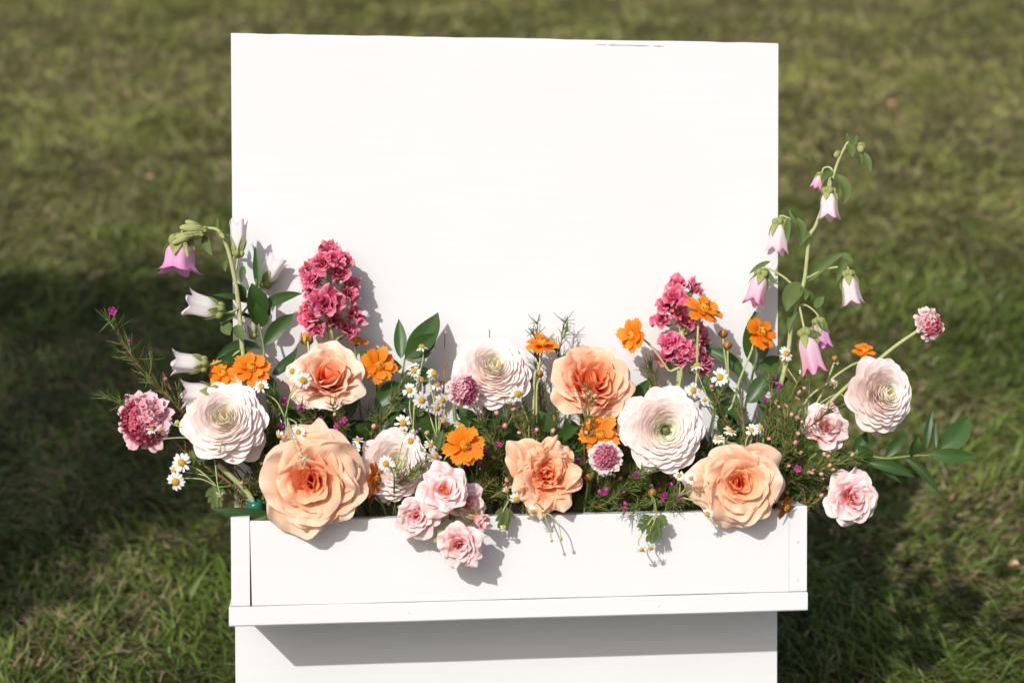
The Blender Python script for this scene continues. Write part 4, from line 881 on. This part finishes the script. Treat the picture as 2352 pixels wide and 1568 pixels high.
ruscus([(2165, 1045, .085), (2100, 1046, .08), (2030, 1052, .075), (1960, 1040, .065), (1862, 1052, .055)],
       [((2161, 1030, .085), (2225, 955, .075), 56, .12, .1), ((2136, 1042, .085), (2248, 1049, .09), 36, .05, .1), ((2128, 1030, .085), (2143, 940, .08), 18, -.10, .05), ((2150, 1030, .085), (2152, 965, .075), 12, -.1, .05), ((2098, 1048, .08), (2110, 1003, .085), 40, -.3, .15), ((2079, 1050, .08), (2156, 1132, .09), 22, -.12, .1),
        ((1994, 1062, .075), (2102, 1096, .085), 28, -.10, .1), ((2035, 1050, .075), (2087, 1000, .07), 28, -.12, .1), ((1996, 1065, .07), (1968, 1022, .075), 34, .1, .1), ((2010, 1062, .075), (2070, 1108, .08), 14, .1, .1), ((1960, 1042, .065), (1990, 990, .06), 30, .1, .1), ((1990, 1110, .06), (2031, 1180, .06), 24, .15, .1), ((1930, 1040, .06), (1915, 1100, .06), 30, .1, .1)],
       'ruscus branch with glossy leaves reaching out past the tray end', 904)
ruscus([(1190, 960, .03), (1200, 1050, .035), (1215, 1130, .04)], [((1195, 1000, .03), (1255, 940, .02), 50, .1, .1), ((1200, 1030, .03), (1140, 960, .02), 46, -.1, .1), ((1205, 1060, .035), (1320, 1010, .03), 56, .1, .1), ((1210, 1080, .035), (1130, 1060, .04), 50, .1, .1), ((1210, 1100, .04), (1300, 1090, .04), 50, .1, .1), ((1300, 960, .03), (1340, 1050, .04), 46, .1, .1), ((1205, 1050, .03), (1230, 970, .03), 40, .1, .1)],
       'ruscus branch with shaded leaves behind the tangled apricot rose', 905)
ruscus([(760, 930, .03), (770, 1010, .035), (780, 1100, .04)], [((765, 960, .03), (820, 900, .02), 46, .1, .1), ((766, 980, .03), (690, 940, .03), 46, -.1, .1), ((770, 1000, .035), (850, 970, .03), 50, .1, .1), ((772, 1020, .035), (660, 1000, .04), 40, .1, .1), ((775, 1040, .04), (880, 1010, .04), 50, .1, .1), ((800, 1120, .05), (900, 1160, .07), 44, .1, .1), ((640, 1010, .04), (560, 1050, .05), 36, .1, .1)],
       'ruscus branch with shaded leaves behind the largest peach rose', 906)
ruscus([(1440, 900, .03), (1450, 1000, .035), (1450, 1100, .045)], [((1445, 930, .03), (1490, 870, .02), 36, .1, .1), ((1448, 960, .03), (1410, 900, .03), 40, -.1, .1), ((1450, 1040, .04), (1480, 1110, .06), 46, .1, .1), ((1450, 1080, .04), (1380, 1130, .06), 46, .1, .1), ((1450, 1100, .045), (1540, 1150, .07), 46, .1, .1), ((1440, 1120, .045), (1340, 1160, .075), 40, .1, .1)],
       'ruscus branch with shaded leaves behind the flat faced ranunculus', 907)
ruscus([(505, 1168, .09), (560, 1178, .075), (612, 1192, .07)], [((640, 1190, .085), (484, 1168, .10), 34, -.08, .1), ((655, 1180, .10), (578, 1197, .105), 16, .05, .1), ((560, 1178, .08), (700, 1200, .08), 40, .1, .1)],
       'ruscus branch lying over the left corner of the tray', 908, base=(-.235, TV0 + .035, .06))

# waxflower
WX = lambda *a, **k: waxflower(*a, **k)
WX([(560, 1120, .055), (470, 1030, .06), (400, 925, .07), (320, 840, .075), (256, 745, .075)], 'waxflower sprig reaching far out above the crimson scabiosa', 1001, 11, 8, 3, 1, 'budv', 55, nl=38)
WX([(545, 1130, .06), (440, 1050, .07), (340, 960, .075), (250, 915, .08)], 'waxflower sprig behind the crimson scabiosa with purple buds', 1002, 7, 7, 3, 0, 'budv', 40)
WX([(560, 1110, .05), (430, 960, .055), (372, 852, .06)], 'bare brown waxflower twig beside the left ranunculus', 1003, 4, 0, 1, 0, 'budp', 30, bare=True)
WX([(650, 1090, .05), (632, 1000, .055), (630, 910, .06)], 'waxflower sprig with purple blooms between ranunculus and pale rose', 1004, 9, 9, 3, 4, 'budv', 42)
WX([(760, 1060, .045), (735, 990, .06), (690, 940, .08)], 'waxflower sprig below the pale cream peach rose', 1005, 9, 9, 4, 2, 'budv', 44)
WX([(800, 1100, .06), (790, 1010, .075), (768, 940, .09)], 'waxflower sprig with pale buds before the pale cream peach rose', 1006, 8, 8, 7, 2, 'budp', 40)
WX([(830, 1120, .05), (862, 1000, .06), (925, 880, .06)], 'reddish waxflower sprig slanting up past the forward facing cosmos', 1007, 10, 10, 5, 0, 'budp', 50)
WX([(850, 1160, .08), (915, 1110, .11), (962, 1074, .125)], 'waxflower sprig lying across the cream ranunculus', 1008, 7, 6, 6, 0, 'budp', 36)
WX([(1090, 1150, .05), (1120, 1060, .07), (1180, 950, .085)], 'waxflower sprig below the domed ranunculus', 1009, 12, 12, 6, 2, 'budp', 50)
WX([(1190, 1150, .05), (1150, 1050, .075), (1105, 960, .085)], 'waxflower sprig with purple blooms beside the broad cosmos', 1010, 12, 12, 3, 4, 'budv', 46)
WX([(1250, 1050, .03), (1240, 900, .03), (1234, 745, .03)], 'waxflower sprig behind the upward opening cosmos', 1011, 9, 9, 0, 0, 'budp', 36)
WX([(1270, 1050, .03), (1275, 880, .028), (1296, 745, .025)], 'waxflower sprig between the upward cosmos and apricot rose', 1012, 9, 9, 0, 0, 'budp', 38)
WX([(1110, 1170, .07), (1180, 1110, .09), (1235, 1050, .11)], 'waxflower sprig pointing at the tangled apricot rose', 1013, 9, 10, 2, 1, 'budp', 40)
WX([(1290, 1160, .05), (1260, 1040, .07), (1215, 960, .08)], 'waxflower sprig with a white bloom above the tangled apricot rose', 1014, 11, 11, 3, 2, 'budp', 44)
WX([(1345, 1150, .06), (1342, 1020, .11), (1348, 905, .13)], 'waxflower sprig with pink buds rising before the cupped apricot rose', 1015, 8, 5, 11, 0, 'budp', 34)
WX([(1320, 1195, .07), (1400, 1150, .105), (1492, 1086, .115)], 'waxflower sprig along the tray rim below the mauve scabiosa', 1016, 10, 12, 3, 2, 'budv', 42)
WX([(1420, 1150, .05), (1430, 1040, .08), (1460, 950, .09)], 'waxflower sprig beside the flat faced ranunculus with pink buds', 1017, 11, 10, 9, 1, 'budp', 40)
WX([(1590, 1180, .06), (1540, 1150, .10), (1440, 1168, .125)], 'waxflower sprig with bright purple buds over the tray rim', 1018, 8, 7, 5, 2, 'budv', 38)
WX([(1540, 1180, .07), (1545, 1160, .115), (1556, 1145, .12)], 'waxflower sprig with purple bloom left of the spiral hearted rose', 1019, 5, 4, 3, 3, 'budv', 30)
WX([(1530, 1000, .03), (1510, 900, .03), (1495, 845, .03)], 'waxflower sprig behind the flat faced ranunculus', 1020, 7, 8, 0, 0, 'budp', 36)
WX([(1690, 1060, .05), (1660, 950, .07), (1630, 880, .07)], 'waxflower sprig between stock and spiral hearted rose', 1021, 9, 9, 3, 0, 'budp', 40)
WX([(1750, 1100, .05), (1780, 990, .07), (1840, 860, .07)], 'waxflower sprig below the lowest pink bellflower', 1022, 13, 12, 9, 0, 'budp', 52)
WX([(1770, 1110, .055), (1830, 1010, .085), (1900, 945, .125)], 'waxflower sprig with red buds before the pale pink spray rose', 1023, 9, 8, 12, 0, 'budp', 40)
WX([(1780, 1130, .06), (1870, 1090, .08), (1970, 1052, .08)], 'waxflower sprig pointing right above the single pink spray rose', 1024, 12, 11, 8, 1, 'budp', 48)
WX([(1780, 1140, .06), (1850, 1090, .085), (1935, 1060, .09)], 'waxflower sprig with pink buds between the two pink spray roses', 1025, 11, 11, 8, 1, 'budp', 46)
WX([(1740, 1080, .05), (1765, 960, .06), (1775, 870, .05)], 'waxflower sprig with dark purple blooms under the ruscus leaf', 1026, 11, 11, 4, 4, 'budv', 46)
WX([(1760, 1110, .06), (1800, 1040, .08), (1810, 930, .085)], 'waxflower sprig above the edge of the spiral hearted rose', 1027, 13, 12, 8, 0, 'budp', 50)
WX([(1010, 1130, .04), (1018, 950, .04), (1022, 770, .02)], 'thin bare waxflower twig before the white board', 1028, 5, 0, 3, 0, 'budp', 26, bare=True)
WX([(1130, 1000, .03), (1128, 880, .02), (1124, 757, .02)], 'waxflower twig with one brown bud above the domed ranunculus', 1029, 3, 3, 2, 0, 'budp', 16, bare=True)
WX([(1300, 1190, .075), (1370, 1160, .09), (1420, 1120, .10)], 'short waxflower sprig at the rim right of the tangled rose', 1030, 8, 10, 2, 0, 'budp', 36)
WX([(640, 1150, .06), (600, 1080, .075), (565, 1030, .08)], 'waxflower sprig under the left ranunculus', 1031, 8, 8, 2, 0, 'budp', 38)

# shaded filling between the blooms, deep in the tray
BLOOMS = [(560, 'left ranunculus'), (713, 'largest peach rose'), (800, 'pale cream rose'), (905, 'cream ranunculus'), (1020, 'pink rose cluster'), (1100, 'broad cosmos'), (1190, 'domed ranunculus'), (1262, 'tangled apricot rose'), (1362, 'cupped apricot rose'),
          (1420, 'mauve scabiosa'), (1527, 'flat faced ranunculus'), (1600, 'shorter stock'), (1700, 'spiral hearted rose'), (1790, 'wilted cosmos'), (1898, 'pale pink spray rose')]
USED = set()
def between(x, pre):
    n = sorted(BLOOMS, key=lambda q: abs(q[0] - x))[:4]
    for a, b in ((0, 1), (0, 2), (1, 2), (0, 3), (1, 3)):
        pr = sorted((n[a], n[b])); k = (pre, pr[0][1], pr[1][1])
        if k not in USED: USED.add(k); return k[1], k[2]
    return n[0][1], n[1][1]
def fill():
    rng = random.Random(77)
    for k in range(24):
        x = 640 + k * 51 + rng.uniform(-18, 18); y = rng.uniform(945, 1040); wd = rng.uniform(.025, .055)
        if 835 < x < 985 and k % 2: continue
        waxflower([(x + rng.uniform(-25, 25), 1160, .05), (x + rng.uniform(-20, 20), 1080, wd * .5 + .022), (x + rng.uniform(-30, 30), y, wd)], ('purple budded ' if k % 3 == 0 else 'pink budded ') + 'waxflower deep in shade between %s and %s' % between(x, 'w%d' % (k % 3 == 0)), 1100 + k, 11, 10, 2, 1 if k % 8 == 0 else 0, 'budv' if k % 3 == 0 else 'budp', 46)
    for k, (x0, y0) in enumerate([(1090, 1100), (1120, 1060), (1150, 1110), (1335, 1110), (1365, 1090), (1420, 1100), (1450, 1120), (1480, 1090), (1515, 1120), (1545, 1100), (870, 1130), (895, 1150), (575, 1080), (600, 1030), (1800, 1080), (1835, 1040), (1850, 1090), (1770, 960), (1730, 930), (1215, 940), (1010, 1060), (790, 960)]):
        wd = rng.uniform(.055, .085)
        waxflower([(x0 + rng.uniform(-20, 20), 1172, .06), (x0 + rng.uniform(-25, 25), y0 * .5 + 585, wd * .6 + .025), (x0 + rng.uniform(-45, 45), y0 - rng.uniform(0, 35), wd)], ('dark' if k % 2 else 'brown') + ' stemmed waxflower tangle at the rim by %s and %s' % between(x0, 't%d' % (k % 2)), 1300 + k, 13, 8, 3, 0, 'budv' if k % 4 == 0 else 'budp', 44, nl=24)
    for k in range(15):
        x = 610 + k * 84 + rng.uniform(-20, 20); y = rng.uniform(960, 1020); lv = []
        for j in range(8):
            yy = lerp(y, 1150, j / 7); sx = 1 if j % 2 else -1; w0 = rng.uniform(.025, .06)
            lv.append(((x, yy + 15, w0), (x + sx * rng.uniform(35, 85), yy - rng.uniform(10, 60), w0 + rng.uniform(-.01, .02)), rng.uniform(28, 46), rng.uniform(-.15, .15), .1))
        ruscus([(x, y, .04), (x, 1080, .045), (x, 1150, .05)], lv, 'short ruscus shoot deep in shade between %s and %s' % between(x, 'r'), 1200 + k)
fill()
# plastic water tube at the left end of the tray
def water_tube():
    p0, p1 = at(590, 1196, .072), at(585, 1150, .075); d = unit(p1 - p0); L = np.linalg.norm(p1 - p0); r = 19 * mpp(.07); t = thing('water_tube', p0 - d * .06, 'green plastic water tube standing in the left corner of the tray', 'water tube')
    prof = [(-.06, .8), (-.058, .84), (L * .25, .84), (L * .28, 1.0), (L * .55, 1.04), (L * .86, .98), (L, .80), (L * 1.02, .55), (L * .98, .40)]; v = []; n = 20
    F = frame(d)
    for z, k in prof:
        for i in range(n): q = 2 * math.pi * i / n; v.append(F @ np.array([r * k * math.cos(q), r * k * math.sin(q), z]) + d * .06)
    f = [(i * n + k, i * n + (k + 1) % n, (i + 1) * n + (k + 1) % n, (i + 1) * n + k) for i in range(len(prof) - 1) for k in range(n)] + [tuple(reversed(range(n)))]
    part('tube', mesh_np('tube', v, f, TUBE), t)
    obj_arr('cut_stem', tube_arr(spline([d * .06 + d * L * .3, d * .06 + d * L * 1.2 + np.array([-.006, .004, 0]), d * .06 + d * L * 1.9 + np.array([-.035, .02, .005])], 5), .003, .0028), PSTEM, t)
water_tube()

# fallen petals on the lawn
def ground_pt(px, py):
    r = CAMB @ np.array([(px - 1176) / FPX, (784 - py) / FPX, 1.0]); return CAMP - r * (CAMP[2] - .03) / r[2]
for k, (px, py, s, lb) in enumerate([(340, 408, .019, 'pinkish fallen petal lying on the lawn left of the board'), (2046, 236, .019, 'pale fallen petal lying on the lawn near the board top'), (2130, 4, .026, 'fallen petal lying farthest off on the lawn'), (2330, 1295, .011, 'pale fallen petal on the lawn beyond the single pink spray rose')]):
    rng = random.Random(k + 60); p = ground_pt(px, py); a = petal_arr(0, 0, s, .006, .3, s * 1.3, (s * .7, s), 6, 6, rng, ruf=.001)
    o = bpy.data.objects.new('fallen_petal', mesh_np('fallen_petal', rotz(a[0] - a[0].mean(0), k * 2.0), a[1], PINK if k != 3 else PALE, a[2])); COL.objects.link(o); o.location = p; o.color = (1.05, .95, .8, 1)
    tag(o, lb, 'petal', 'fallen petals on the lawn')
